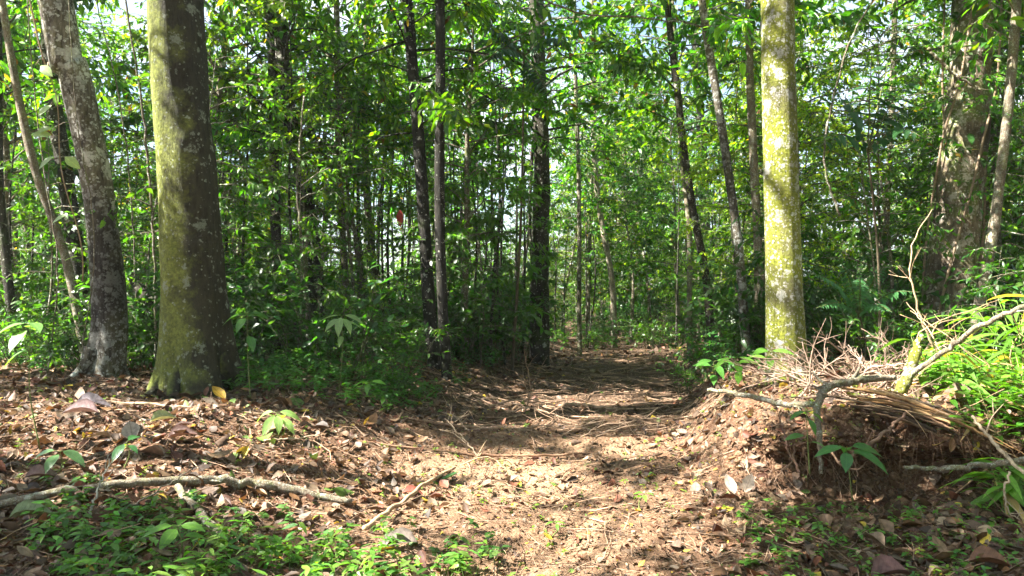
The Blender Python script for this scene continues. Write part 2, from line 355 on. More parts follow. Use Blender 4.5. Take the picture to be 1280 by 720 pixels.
M_MOSS_R = bark_mat('yellow_moss_bark', base=(.24, .22, .11), dark=(.10, .09, .04), moss=(.17, .185, .022), mossamt=.70, lichamt=.5, lichen=(.55, .54, .48), scale=1.1, bump=.9)
M_VINE = bark_mat('pale_patch_bark', zone=(.4, 1.4), base=(.26, .20, .14), dark=(.05, .035, .02), moss=(.08, .12, .02), mossamt=.4, lichamt=.35, lichen=(.42, .38, .32))
M_DARK = bark_mat('dark_bark', base=(.065, .055, .04), dark=(.02, .017, .012), moss=(.04, .06, .015), mossamt=.35, lichamt=.10, scale=1.6)
M_BLACK = bark_mat('black_bark', base=(.03, .027, .02), dark=(.010, .009, .007), moss=(.025, .035, .01), mossamt=.2, lichamt=.06, scale=1.6)
M_GREY = bark_mat('grey_bark', base=(.19, .16, .11), dark=(.07, .055, .035), moss=(.09, .12, .03), mossamt=.38, lichamt=.3, scale=1.6)
M_BRANCH = bark_mat('branch_bark', base=(.30, .24, .17), dark=(.10, .075, .05), moss=(.15, .17, .06), mossamt=.35, lichamt=.4, lichen=(.45, .46, .38), scale=3.5)

# ------------------------------------------------------------------ ground and path
def axis(lo, hi, flo, fhi, fine, grow=1.12):
    mid = list(np.arange(flo, fhi, fine)); s = fine; x = flo; left = []
    while x > lo: s *= grow; x -= s; left.append(x)
    s = fine; x = mid[-1]; right = []
    while x < hi: s *= grow; x += s; right.append(x)
    return np.array(left[::-1]+mid+right)
def surf(x, y, H=None):
    # the sheet itself: the lip of the right bank is pulled forward over the hollow
    x = np.asarray(x, float); y = np.asarray(y, float); H = height(x, y) if H is None else H
    lip = sstep(.18, .42, H)*sstep(5.0, 5.6, y)*sstep(7.2, 6.2, y)*sstep(1.5, 2.2, x)*sstep(5.4, 4.2, x)
    return y-lip*(.45+.5*fbm(x*2.5, H*4+3)+.30*fbm(x*9, H*13+3, 3)), H+lip*(.14*fbm(x*4, y*5)+.06*fbm(x*17, y*14, 3))
def ground():
    xs = axis(-220, 220, -4.6, 5.6, .04); ys = axis(-60, 330, 2.6, 11.5, .045)
    X, Y = np.meshgrid(xs, ys); H = height(X, Y)
    H += .018*fbm(X*9, Y*9, 3)
    Y2, H2 = surf(X, Y, H)
    V = np.stack([X, Y2, H2], -1).reshape(-1, 3)
    ny, nx = X.shape
    i = (np.arange(ny-1)[:, None]*nx+np.arange(nx-1)[None]).ravel()
    Q = np.stack([i, i+1, i+nx+1, i+nx], 1)
    cx = X.ravel()[Q].mean(1); cyy = Y.ravel()[Q].mean(1)
    dd = np.abs(cx-path_x(cyy)+.7*fbm(cx*1.3, cyy*1.3))
    on = (dd < 1.25) & (cyy > -2) & (cyy < 32)
    d = X-path_x(Y)
    pale = (sstep(1.7, .4, np.abs(d+.3))*sstep(9.5, 7, Y)*(.6+1.2*fbm(X*1.5, Y*1.5, 4)))[..., None]  # bare sandy middle, its pale tone also painting the sunlit patch
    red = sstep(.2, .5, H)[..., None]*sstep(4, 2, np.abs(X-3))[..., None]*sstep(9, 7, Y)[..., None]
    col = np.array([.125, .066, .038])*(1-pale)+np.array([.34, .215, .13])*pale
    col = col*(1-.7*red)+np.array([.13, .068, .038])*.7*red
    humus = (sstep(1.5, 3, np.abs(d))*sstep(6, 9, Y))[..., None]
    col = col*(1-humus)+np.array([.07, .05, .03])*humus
    shade_tint = (sstep(7.2, 9.5, Y)*.65)[..., None]; col = col*(1-shade_tint)+np.array([.065, .045, .03])*shade_tint  # painted shade: darkens soil and path behind the sunlit foreground
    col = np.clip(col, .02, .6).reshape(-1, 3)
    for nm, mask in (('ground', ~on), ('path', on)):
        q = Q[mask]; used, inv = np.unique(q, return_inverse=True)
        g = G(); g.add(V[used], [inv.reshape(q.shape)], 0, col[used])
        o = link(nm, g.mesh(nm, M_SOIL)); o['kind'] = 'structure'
ground()

# ------------------------------------------------------------------ tree makers
GREENS = np.array([[.024, .085, .010], [.046, .14, .010], [.075, .19, .010], [.12, .24, .010], [.19, .29, .012], [.032, .11, .02]])
def green(n, r, shift=0.0, var=1.0):
    p = np.array([.25, .28, .2, .13, .06, .08]); c = 1.05*GREENS[r.choice(6, n, p=p/p.sum())]
    c = c*r.uniform(.75, 1.3, (n, 1)); c[:, 0] *= 1+shift
    y = r.random(n); c[y < .010] = [.3, .2, .03]; c[y > .988] = [.16, .08, .03]
    return c
def twig_leaves(g, P0, D, Lt, m, r, leafL, ratio=.36, k=1, mat=0, colf=None, droop=.2, wood=None, up=.5):
    T = len(P0); j = np.arange(m); t = (j+.6)/m
    D = nrm(D); side = nrm(np.cross(D, [0, 0, 1])+1e-6)
    sg = np.where(j % 2 == 0, 1., -1.)
    pos = P0[:, None]+D[:, None]*(Lt[:, None, None]*t[None, :, None]); pos[..., 2] -= .18*Lt[:, None]*t[None]**2
    ld = D[:, None]*(.45+.5*t[None, :, None])+side[:, None]*(sg*(1-.55*t))[None, :, None]*.9+r.normal(0, .38, (T, m, 3))
    ld[..., 2] -= .28+r.random((T, m))*.35
    ld[:, -1] = D+r.normal(0, .15, (T, 3))
    nn = np.array([0, 0, 1.])+r.normal(0, up, (T, m, 3))
    pos = pos.reshape(-1, 3); n = len(pos)
    keep = r.random(n) > .12
    L = leafL*r.uniform(.55, 1.15, n)
    clump = np.repeat(r.uniform(.75, 1.3, T), m)[:, None]
    c = (colf(n) if colf else green(n, r))*clump
    leaves(g, pos[keep], ld.reshape(-1, 3)[keep], nn.reshape(-1, 3)[keep], L[keep], L[keep]*ratio*r.uniform(.85, 1.15, keep.sum()), k=k,
           droop=r.uniform(-.05, .45, keep.sum()), fold=r.uniform(0, .25, keep.sum()), col=c[keep], mat=mat)
    if wood is not None:
        e = P0+D*Lt[:, None]; e[:, 2] -= .15*Lt
        sticks(wood, P0, e, .0045, .002, 3, 0, (.07, .06, .035))
def crown(gl, gw, path, r, z0, z1, nb, rmax, tw, m, leafL, prof=None, k=1, mat=0, ratio=.44, colf=None, rb=.02, droop=.45, upw=.5, fine=True, lat=.9):
    """limbs leave the trunk path between heights z0 and z1 and carry leafy twigs"""
    prof = prof or (lambda u: .55+.75*math.sin(math.pi*min(1, u*.8+.1)))
    pz = path[:, 2]; az = r.uniform(0, 6.28); A = []; B = []; R0 = []; R1 = []; P0 = []; Dd = []; Lt = []
    for b in range(nb):
        u = (b+r.random())/nb; z = z0+(z1-z0)*u
        base = np.array([np.interp(z, pz, path[:, i]) for i in range(3)]); base[2] = z
        az += 2.4+r.normal(0, .5); L = rmax*prof(u)*r.uniform(.55, 1.15); up = upw+r.normal(0, .2)
        dh = np.array([math.cos(az), math.sin(az), 0]); s = np.linspace(0, 1, 6)
        pts = base+dh*(L*s)[:, None]; pts[:, 2] += up*L*s-droop*L*s*s; pts[1:] += r.normal(0, .05*L, (5, 3))*s[1:, None]
        rr = rb*(.5+L/rmax*.6)
        A.append(pts[:-1]); B.append(pts[1:]); R0.append(rr*(1-.85*s[:-1])); R1.append(rr*(1-.85*s[1:]))
        n = max(3, int(tw*L/rmax*r.uniform(.7, 1.3))); ss = 1-r.random(n)**1.3*.78; ss[0] = 1
        q = np.stack([np.interp(ss, s, pts[:, i]) for i in range(3)], 1)
        tan = nrm(pts[-1]-pts[-3])
        P0.append(q); Dd.append(tan*.7+nrm(r.normal(0, 1, (n, 3))*[1, 1, .45])*lat); Lt.append(r.uniform(.14, .36, n)*(leafL/.11)**.5)
    P0 = np.concatenate(P0); Dd = np.concatenate(Dd); Lt = np.concatenate(Lt)
    sticks(gw, np.concatenate(A), np.concatenate(B), np.concatenate(R0), np.concatenate(R1), 5, 0, (.09, .075, .05))
    twig_leaves(gl, P0, Dd, Lt, m, r, leafL, ratio, k, mat, colf, wood=gw if fine else None)

def trunk_path(base, top, wob, r, n=14, bend=None):
    t = np.linspace(0, 1, n); base = np.asarray(base, float); top = np.asarray(top, float)
    p = base+(top-base)*t[:, None]
    ph = r.uniform(0, 6.28, 4)
    p[:, 0] += wob*(np.sin(t*5+ph[0])+.4*np.sin(t*13+ph[1])-np.sin(ph[0])-.4*np.sin(ph[1]))
    p[:, 1] += wob*(np.sin(t*4.3+ph[2])-np.sin(ph[2]))
    return p
def set_origin(o, root_loc):  # meshes are authored in world space; move them under a root at its base
    o.location = (-root_loc[0], -root_loc[1], -root_loc[2])

# species variants used for the forest behind (mesh shared by copies)
def variant(name, seed, H, r0, z0, nb, rmax, tw, m, leafL, mat_l, mat_b, wob=.12, k=1, label='', cat='tree', ratio=.44, shift=0., prof=None, upw=.5, droop=.45, fine=True, colf=None):
    r = np.random.default_rng(seed)
    p = trunk_path((0, 0, -.25), (r.normal(0, .25), r.normal(0, .25), H), wob, r)
    gw = G(); tube(gw, p, [r0*1.25, r0, r0*.75, r0*.4, r0*.12], 8, bump=.12, seed=seed)
    gl = G(); crown(gl, gw, p, r, z0, H*.98, nb, rmax, tw, m, leafL, k=k, prof=prof, ratio=ratio, rb=max(.010, r0*.3), upw=upw, droop=droop, fine=fine, colf=colf)
    rt = bpy.data.objects.new(name, None)
    C.objects.link(rt); rt['label'] = label; rt['category'] = cat
    link('trunk' if cat == 'tree' else 'stem', gw.mesh('wood', mat_b), rt); link('crown' if cat == 'tree' else 'foliage', gl.mesh('leaves', mat_l), rt)
    return rt

def gset(seed, base, var=.3):
    r = np.random.default_rng(seed); base = np.array(base)
    def f(n):
        c = base*r.uniform(1-var, 1+var, (n, 1))*np.c_[r.uniform(.75, 1.35, n), np.ones(n), r.uniform(.7, 1.3, n)]
        return c
    return f
V = {}
V['under'] = [variant('understory_tree', 20+i, H, r0, z0, nb, rm, 20, 7, ll, M_FAR, M_GREY, k=1, colf=cf)
    for i, (H, r0, z0, nb, rm, ll, cf) in enumerate([
        (7.5, .055, 1.6, 40, 1.6, .20, None), (9.0, .07, 2.2, 50, 1.9, .13, gset(1, (.072, .18, .010))),
        (6.2, .045, 1.1, 60, 1.4, .095, gset(2, (.145, .26, .010))), (8.4, .06, 1.8, 48, 1.8, .16, gset(3, (.042, .135, .012)))])]
V['tall'] = [variant('tall_tree', 40+i, H, r0, z0, nb, rm, 34, 7, ll, M_FAR, M_DARK, wob=.16, k=1, colf=cf, prof=lambda u: .5+.6*math.sin(math.pi*(u*.75+.15)))
    for i, (H, r0, z0, nb, rm, ll, cf) in enumerate([
        (17, .17, 5.5, 56, 3.3, .15, gset(4, (.10, .21, .010))), (15, .13, 4.6, 52, 2.8, .14, None), (19, .2, 6.5, 58, 3.7, .16, gset(5, (.07, .17, .012)))])]
V['sap'] = [variant('sapling', 60+i, H, r0, z0, nb, rm, 6, 7, ll, M_LEAF, M_GREY, wob=.05, k=2, colf=cf)
    for i, (H, r0, z0, nb, rm, ll, cf) in enumerate([
        (3.2, .016, .7, 20, .8, .21, gset(6, (.045, .125, .018))), (4.2, .02, 1.2, 24, .95, .12, gset(7, (.06, .15, .02))),
        (2.3, .012, .4, 16, .6, .14, gset(8, (.035, .10, .02))), (5.0, .024, 1.6, 36, 1.0, .10, None)])]
V['pole'] = [variant('pole_tree', 80+i, H, r0, z0, 9, .8, 7, 7, .14, M_FAR, M_DARK, wob=.10, k=1)
    for i, (H, r0, z0) in enumerate([(7, .024, 3.4), (8.2, .032, 4.0), (6, .019, 2.8)])]
def bush(name, seed, h, rad, n, leafL, colf=None, ratio=.4):
    r = np.random.default_rng(seed); gw = G(); gl = G()
    for s in range(n):
        a = r.uniform(0, 6.28); q = rad*r.random()*.5
        b = np.array([q*math.cos(a), q*math.sin(a), -.1]); tp = b+[rad*r.uniform(.2, .9)*math.cos(a), rad*r.uniform(.2, .9)*math.sin(a), h*r.uniform(.5, 1.1)]
        p = smooth_path([b, (b+tp)/2+[0, 0, .15*h], tp], 6); tube(gw, p, [.009, .005, .002], 4, col=(.07, .08, .035))
        k = 5; ii = r.uniform(.3, 1, k); P0 = np.stack([np.interp(ii, np.linspace(0, 1, 6), p[:, j]) for j in range(3)], 1)
        D = nrm(tp-b)*.5+nrm(r.normal(0, 1, (k, 3))*[1, 1, .3])
        twig_leaves(gl, P0, D, r.uniform(.15, .38, k), 7, r, leafL, ratio, 2, colf=colf, wood=gw)
    rt = bpy.data.objects.new(name, None); C.objects.link(rt); rt['category'] = 'shrub'; rt['label'] = ''
    link('stem', gw.mesh('stems', M_WOOD), rt); link('foliage', gl.mesh('leaves', M_LEAF), rt)
    return rt
V['bush'] = [bush('leafy_shrub', 100, 1.1, .8, 22, .12, gset(9, (.035, .105, .022))), bush('leafy_shrub', 101, .75, .6, 18, .10, gset(10, (.05, .13, .02))),
             bush('leafy_shrub', 102, 1.5, .9, 26, .14, gset(11, (.03, .09, .022)))]
first = {id(v): True for l in V.values() for v in l}
MARKS = [(130, 'leaning lichen trunk'), (243, 'thick mossy trunk'), (348, 'slim dark trunk'), (390, 'forked trunk'), (467, 'grey green trunk'), (532, 'leaning dark trunk'), (556, 'thin black trunk'), (675, 'broad dark trunk'),
         (764, 'pale far trunk'), (885, 'dark leaning stem'), (975, 'yellow moss trunk'), (1190, 'vine covered trunk')]
def where_label(what, x, y, sc, r0, r1):
    px = 640+F*x/y; size = 'small' if sc < r0+(r1-r0)*.33 else ('large' if sc > r0+(r1-r0)*.67 else 'middling')
    dep = 'nearby' if y < 12 else ('midway back' if y < 17 else ('far back' if y < 27 else 'farthest back'))
    if px < MARKS[0][0]: w = 'left of the '+MARKS[0][1]
    elif px > MARKS[-1][0]: w = 'right of the '+MARKS[-1][1]
    else:
        i = max(k for k, m in enumerate(MARKS) if m[0] <= px); w = 'between '+MARKS[i][1]+' and '+MARKS[i+1][1]
    return f'{size} {what} {dep} {w}'
def place(kind, x, y, sc, r, label, group, cat=None):
    v = V[kind][r.integers(len(V[kind]))]
    if first[id(v)]: o = v; first[id(v)] = False
    else: o = copy_tree(v)
    o.location = (x, y, float(height(x, y))-.03); o.rotation_euler = (r.normal(0, .03), r.normal(0, .03), r.uniform(0, 6.28)); o.scale = (sc,)*3
    o['label'] = label; o['group'] = group
    return o

# ------------------------------------------------------------------ the named trunks of the photograph
def hero_tree(name, pts, rad, mat, label, ztop, crown_args=None, sides=20, bump=.12, seed=1, flare=0, group=None, n=60, leafmat=None, cat='tree'):
    """pts: (px, py, depth) down the photographed trunk, base first; it goes on straight above the picture to ztop"""
    W = [P(*q) for q in pts]; b = W[0]; b[2] = float(height(b[0], b[1]))-.12
    d = W[-1]-W[-2]; d = d/d[2] if d[2] > .05 else np.array([0, 0, 1.])
    if W[-1][2] < ztop: W.append(W[-1]+np.array([d[0]*.6, d[1]*.6, 1])*(ztop-W[-1][2]))
    path = smooth_path(W, n)
    r = np.random.default_rng(seed)
    if sides < 16:
        ph = r.uniform(0, 6.28, 2); s = np.linspace(0, 1, n)*max(3, ztop/2.5)
        path[:, 0] += rad[0]*.55*(np.sin(s*2.1+ph[0])-np.sin(ph[0])); path[:, 1] += rad[0]*.5*np.sin(s*1.7+ph[1])
    shape = None
    if flare:
        lob = r.uniform(0, 6.28, 3)
        def shape(a, s): 
            f = math.exp(-s/.42)*flare
            return 1+f*(.5+.5*np.cos(3*a+lob[0])+.3*np.cos(5*a+lob[1])+.2*np.cos(8*a+lob[2]))+.035*np.cos(2*a+s*.7)+.02*np.cos(5*a+lob[1]-s*.4)+.012*np.cos(9*a+s*1.1)
    gw = G(); tube(gw, path, rad, sides, bump=bump, seed=seed, shape=shape)
    rt = root(name, tuple(b), label, cat, group)
    if crown_args:
        gl = G(); ca = dict(crown_args); z0 = ca.pop('z0'); z1 = ca.pop('z1', ztop)
        crown(gl, gw, path, r, z0, z1, ca.pop('nb', 30), ca.pop('rmax', 1.8), ca.pop('tw', 10), ca.pop('m', 8), ca.pop('leafL', .13), rb=max(.012, rad[-1]*.4), **ca)
        lo = link('crown', gl.mesh('leaves', leafmat or M_LEAF), rt); set_origin(lo, b)
    to = link('trunk', gw.mesh('wood', mat), rt); set_origin(to, b)
    return rt, path

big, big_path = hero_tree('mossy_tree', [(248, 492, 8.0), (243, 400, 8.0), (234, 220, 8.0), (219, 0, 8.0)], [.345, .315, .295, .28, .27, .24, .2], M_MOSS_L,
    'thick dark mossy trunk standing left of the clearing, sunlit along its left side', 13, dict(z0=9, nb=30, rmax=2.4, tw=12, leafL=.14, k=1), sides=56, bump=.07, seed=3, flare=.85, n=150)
lean, lean_path = hero_tree('lichen_tree', [(128, 476, 8.5), (138, 390, 8.5), (122, 240, 8.4), (92, 90, 8.3), (70, 0, 8.2)], [.185, .165, .17, .16, .15, .14, .12], M_LICH,
    'leaning trunk with pale lichen patches at the far left of the clearing', 12, dict(z0=9.5, nb=20, rmax=1.8, tw=12, leafL=.14, k=1), sides=44, bump=.11, seed=4, flare=.6, n=130)
rgt, rgt_path = hero_tree('yellow_moss_tree', [(981, 468, 8.0), (978, 300, 8.0), (974, 120, 8.0), (972, 0, 8.0)], [.182, .178, .175, .172, .165, .15, .12], M_MOSS_R,
    'straight sunlit trunk covered in yellow green moss and white lichen behind the brush pile', 12, dict(z0=7.5, nb=34, rmax=2.3, tw=12, leafL=.14, k=1), sides=44, bump=.035, seed=5, flare=.45, n=130)
vin, vin_path = hero_tree('vine_covered_tree', [(1182, 440, 10), (1190, 330, 10), (1205, 180, 10), (1216, 0, 10)], [.30, .27, .25, .24, .22, .18], M_VINE,
    'thick trunk wrapped in leafy climbers on the right side of the forest', 13, dict(z0=5.2, z1=9, nb=22, rmax=1.3, tw=14, leafL=.13, k=2), sides=36, bump=.16, seed=6, flare=.3, n=110)
def buttress(rt, base, rad, n, seed, mat, reach=.7):
    r = np.random.default_rng(seed)
    for k in range(n):
        a = 6.28*k/n+r.normal(0, .35); L = reach*r.uniform(.6, 1.3); p = []
        for s in np.linspace(0, 1, 7):
            q = rad*.55+s*L; a2 = a+.35*math.sin(s*3+k)*s; x = base[0]+q*math.cos(a2); y = base[1]+q*math.sin(a2)
            p.append([x, y, float(height(x, y))+.32*(1-s)**3-.03*s+.012])
        g = G(); tube(g, smooth_path(p, 18), [rad*.42, rad*.26, rad*.16, rad*.09, rad*.04], 10, bump=.18, seed=seed+k)
        o = link('root', g.mesh('root', mat), rt); set_origin(o, base)
bb = lambda p: np.array([p[0][0], p[0][1], p[0][2]])
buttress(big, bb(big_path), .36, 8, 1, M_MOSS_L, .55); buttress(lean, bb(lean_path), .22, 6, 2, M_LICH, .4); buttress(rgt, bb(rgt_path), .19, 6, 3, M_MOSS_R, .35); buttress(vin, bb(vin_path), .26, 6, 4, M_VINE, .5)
CR = dict(z0=3.6, z1=7.4, nb=22, rmax=1.8, tw=17, m=7, leafL=.17, k=2)
def mid(name, pts, rad, mat, label, ztop=9, seed=0, sides=12, **kw):
    ca = dict(CR); ca.update(kw); return hero_tree(name, pts, [v*.8 for v in rad], mat, label, ztop, ca, sides=sides, bump=.12, seed=seed, n=50)
mid('slender_tree', [(112, 445, 9.3), (78, 330, 9.3), (35, 200, 9.2), (8, 30, 9.2)], [.075, .065, .06, .05, .03], M_BRANCH, 'thin pale brown stem leaning left beside the lichen trunk', 7, 31, z0=5.6, nb=7, rmax=1.2)
mid('dark_tree', [(104, 450, 11), (100, 330, 11), (88, 200, 11), (70, 60, 11)], [.16, .14, .13, .12, .06], M_DARK, 'dark trunk standing close behind the leaning lichen trunk', 11, 32, z0=6, nb=10, rmax=1.3)
mid('slender_tree', [(345, 440, 12), (352, 330, 12), (345, 170, 12), (333, 0, 12)], [.11, .10, .095, .09, .05], M_DARK, 'slim dark trunk nearest to the right of the thick mossy trunk', 10, 33)
mid('forked_tree', [(396, 445, 12), (388, 330, 12), (372, 210, 12), (362, 120, 12)], [.17, .15, .14, .12, .06], M_DARK, 'dark trunk with a crooked fork above the pale leaved sapling', 10, 34)
mid('slender_tree', [(438, 440, 12.5), (433, 300, 12.5), (425, 120, 12.5), (420, 0, 12.5)], [.075, .07, .065, .06, .03], M_GREY, 'slim grey stem right of the crooked forked trunk', 10, 35)
mid('slender_tree', [(470, 440, 14), (467, 320, 14), (463, 200, 14)], [.10, .09, .085, .05], M_GREY, 'grey green trunk midway between the forked and the leaning dark trunks', 9, 36, z0=3.2)
mid('leaning_tree', [(545, 455, 10.6), (531, 330, 10.6), (516, 190, 10.6), (503, 20, 10.6)], [.125, .11, .10, .095, .05], M_BLACK, 'dark trunk leaning left beside the thin black trunk', 11, 37)
mid('black_trunk_tree', [(559, 460, 10.2), (555, 330, 10.2), (551, 160, 10.2), (547, 0, 10.2)], [.092, .088, .084, .078, .04], M_BLACK, 'thin straight black trunk in the middle of the left forest', 10, 38, z0=5.2)
mid('broad_dark_tree', [(674, 448, 14), (675, 330, 14), (677, 200, 14), (672, 60, 14)], [.24, .20, .18, .17, .08], M_DARK, 'thickest dark trunk just left of the path where it bends', 13, 39, sides=20, z0=4.2, nb=40, rmax=2.2, tw=12)
mid('slender_tree', [(725, 442, 17), (722, 330, 17), (720, 200, 17)], [.07, .06, .055, .03], M_GREY, 'thin grey trunk left of the pale trunk at the end of the path', 10, 40, z0=4.4, nb=9)
mid('pale_tree', [(768, 437, 21), (762, 350, 21), (750, 270, 21), (744, 180, 21)], [.11, .10, .09, .06], M_BRANCH, 'pale sunlit trunk at the far end of the path', 11, 41, z0=4.8)
mid('leaning_tree', [(893, 450, 11.5), (880, 350, 11.5), (858, 250, 11.5), (842, 120, 11.5)], [.085, .075, .07, .06, .03], M_DARK, 'dark stem leaning left on the right edge of the path', 9, 42, z0=3.8)
mid('mottled_tree', [(936, 450, 10), (925, 320, 10), (905, 200, 10), (872, 10, 10)], [.085, .075, .07, .065, .03], M_LICH, 'mottled grey trunk leaning left of the yellow moss trunk', 8, 43, z0=4.6)
mid('slender_tree', [(946, 455, 10.5), (948, 330, 10.5), (944, 180, 10.5), (940, 0, 10.5)], [.085, .075, .07, .06, .03], M_BRANCH, 'pale stem half hidden behind the left edge of the yellow moss trunk', 9, 44, z0=4.8)
mid('slender_tree', [(862, 440, 14), (862, 300, 14), (850, 200, 14), (842, 60, 14)], [.07, .06, .055, .05, .03], M_BRANCH, 'sunlit reddish stem over the right side of the path end', 9, 45, z0=4.2)
mid('crooked_tree', [(1208, 450, 9), (1232, 330, 9), (1245, 230, 9), (1268, 10, 9)], [.085, .075, .07, .06, .03], M_BRANCH, 'crooked brown stem right of the vine covered trunk', 8, 46, z0=4.4)
mid('slender_tree', [(1108, 445, 13), (1104, 300, 13), (1112, 120, 13), (1118, 0, 13)], [.08, .07, .065, .06, .03], M_GREY, 'slim grey stem between the yellow moss trunk and the vine covered trunk', 10, 47, z0=5, nb=8, rmax=1.2)
mid('slender_tree', [(24, 460, 10), (14, 330, 10), (4, 200, 10)], [.08, .07, .065, .03], M_DARK, 'dark stem at the left edge of the forest behind the bright seedling', 8, 48, z0=3.4)

# ------------------------------------------------------------------ forest fill
fr = np.random.default_rng(77)
taken = []
def scatter(kind, n, xr, yr, mind, sc, label, group, cond=None, fov=None):
    k = 0; tries = 0
    while k < n and tries < n*60:
        tries += 1
        y = fr.uniform(*yr)
        x = fr.uniform(*xr) if fov is None else (fr.uniform(*fov)-640)/F*y
        if abs(x-path_x(y)) < 1.9 and y < 19.3: continue
        if cond and not cond(x, y): continue
        if any((x-a)**2+(y-b)**2 < mind*mind for a, b, kk in taken if kk == kind): continue
        if x*x+y*y < 36: continue
        if kind in ('under', 'tall', 'pole') and y < 32 and (1000 < 640+F*x/y < 1150 or 60 < 640+F*x/y < 195): continue
        if kind in ('under', 'tall', 'sap') and -4.5 < x < 4 and 13 < y < 22: continue
        if y < 10.3 and kind != 'bush' and 1135 < 640+F*x/y < 1240: continue
        if y < 10.8 and kind != 'bush' and 455 < 640+F*x/y < 600: continue
        if kind in ('under', 'sap') and 10 < y < 12.5 and 850 < 640+F*x/y < 940: continue
        taken.append((x, y, kind)); k += 1
        s_ = fr.uniform(*sc)
        what = {'under': 'understory tree', 'tall': 'canopy tree', 'pole': 'pole stem', 'sap': 'leafy sapling', 'bush': 'leafy shrub'}[kind]
        place(kind, x, y, s_, fr, where_label(what, x, y, s_, *sc), group)
L_ = lambda x, y: x < path_x(y)
R_ = lambda x, y: x > path_x(y)
scatter('under', 17, None, (11, 19), 2.0, (.8, 1.15), 'leafy understory tree among the dark trunks left of the path', 'understory trees left of the path', lambda x, y: x < path_x(y)-2.2, fov=(-30, 720))
scatter('under', 13, None, (10.5, 19), 2.0, (.8, 1.15), 'leafy understory tree behind the yellow moss trunk right of the path', 'understory trees right of the path', lambda x, y: x > path_x(y)+2.0, fov=(850, 1420))
scatter('under', 62, None, (19, 38), 1.9, (.45, .75), 'leafy understory tree far back in the bright forest', 'understory trees far back', None, fov=(-80, 1360))
scatter('tall', 4, None, (19, 30), 4, (.8, 1.1), 'tall tree rising through the canopy behind the nearer trunks', 'tall canopy trees', lambda x, y: abs(x-path_x(y)) > 2.6, fov=(-100, 1400))
scatter('tall', 8, None, (34, 55), 4, (.7, 1.0), 'tall tree closing the view far behind the path', 'tall trees closing the view', None, fov=(-80, 1360))
scatter('pole', 62, None, (12, 22), .5, (.75, 1.15), 'straight dark pole stem between the black trunk and the broad dark trunk', 'pole stems left of the path', L_, fov=(440, 740))
scatter('pole', 34, None, (11, 22), .8, (.75, 1.15), 'straight dark pole stem behind the mossy trunk and the lichen trunk', 'pole stems at the left of the forest', L_, fov=(0, 440))
scatter('pole', 34, None, (11, 22), .7, (.75, 1.15), 'straight dark pole stem on the right side of the forest', 'pole stems right of the path', R_, fov=(840, 1280))
scatter('sap', 48, None, (9.2, 17), .8, (.6, 1.1), 'leafy sapling in the shaded undergrowth left of the path', 'saplings left of the path', lambda x, y: x < path_x(y)-2.2, fov=(0, 720))
scatter('sap', 30, None, (8.8, 17), .9, (.7, 1.1), 'leafy sapling in the undergrowth right of the path', 'saplings right of the path', lambda x, y: x > path_x(y)+1.9 and not (x < 4 and y < 9.5), fov=(860, 1340))
scatter('bush', 70, None, (8.9, 17), .6, (.5, 1.4), 'low leafy shrub under the trees left of the path', 'shrubs left of the path', lambda x, y: x < path_x(y)-2.3, fov=(-20, 720))
place('bush', 6.3, 9.6, .8, fr, 'broad leafy shrub at the right foot of the vine covered trunk', 'shrubs right of the path'); place('bush', 5.1, 9.3, .7, fr, 'leafy shrub at the left foot of the vine covered trunk', 'shrubs right of the path'); place('sap', 4.9, 7.6, .6, fr, 'short leafy sapling at the back of the bright bank', 'saplings right of the path')
scatter('bush', 30, None, (8.6, 17), .8, (.6, 1.35), 'low leafy shrub under the trees right of the path', 'shrubs right of the path', lambda x, y: x > path_x(y)+1.9, fov=(860, 1340))
scatter('bush', 110, None, (17, 36), .8, (.8, 1.3), 'low leafy shrub in the bright distance behind the path', 'shrubs far back', None, fov=(0, 1280))
scatter('sap', 130, None, (18, 40), 1.0, (.8, 1.3), 'leafy sapling in the bright distance behind the path', 'saplings far back', None, fov=(0, 1280))
scatter('bush', 75, None, (34, 52), 1.3, (1.6, 2.8), 'tall dense shrub closing the view at the back of the forest', 'tall shrubs at the back', None, fov=(-40, 1320))
for i, (px, D, sc_) in enumerate([(735, 23, .95), (765, 26, 1.05), (790, 22.5, .9), (815, 25, 1.1), (845, 21, .9), (750, 31, 1.3), (800, 32, 1.4), (835, 30, 1.2), (775, 37, 1.5), (700, 24, 1.0), (870, 27, 1.1)]):
    x = (px-640)/F*D; place('under', x, D, sc_, fr, where_label('screening tree', x, D, sc_, .9, 1.5), 'understory trees closing the end of the path')
# trees beside and behind the photographer that shade the ground
for i, (x, y, k, s) in enumerate([(-3.5, -6, 'tall', .7), (2.5, -5, 'under', 1.2), (6.5, -2.5, 'tall', .8), (8.5, 3.0, 'under', 1.1), (-8, -8, 'under', 1.2), (4, -10, 'tall', .9), (9.5, 7.0, 'under', 1.2), (11, -1, 'under', 1.2), (-1, -9, 'under', 1.2), (7, -7, 'under', 1.2), (0, -3.4, 'sap', 1.0), (5.2, .5, 'sap', 1.1), (3.6, -2.2, 'sap', 1.3), (-2.6, -3.6, 'sap', 1.3), (6.6, 1.6, 'under', .9), (7.4, 5.2, 'under', 1.0), (8.2, 8.5, 'under', 1.1), (4.5, -4, 'under', 1.3), (-.5, -6, 'under', 1.4), (10, 2, 'tall', .8), (9, -5, 'tall', .9), (1, -12, 'tall', 1.1), (13, 6, 'tall', 1.0), (12, -3, 'under', 1.4), (-4, -11, 'tall', 1.0), (-6, -6, 'under', 1.2), (2, -8, 'tall', .8), (7.8, -.5, 'under', 1.2)]):
    place(k, x, y, s, fr, 'leafy tree standing beside the clearing outside the view', 'trees beside the clearing')

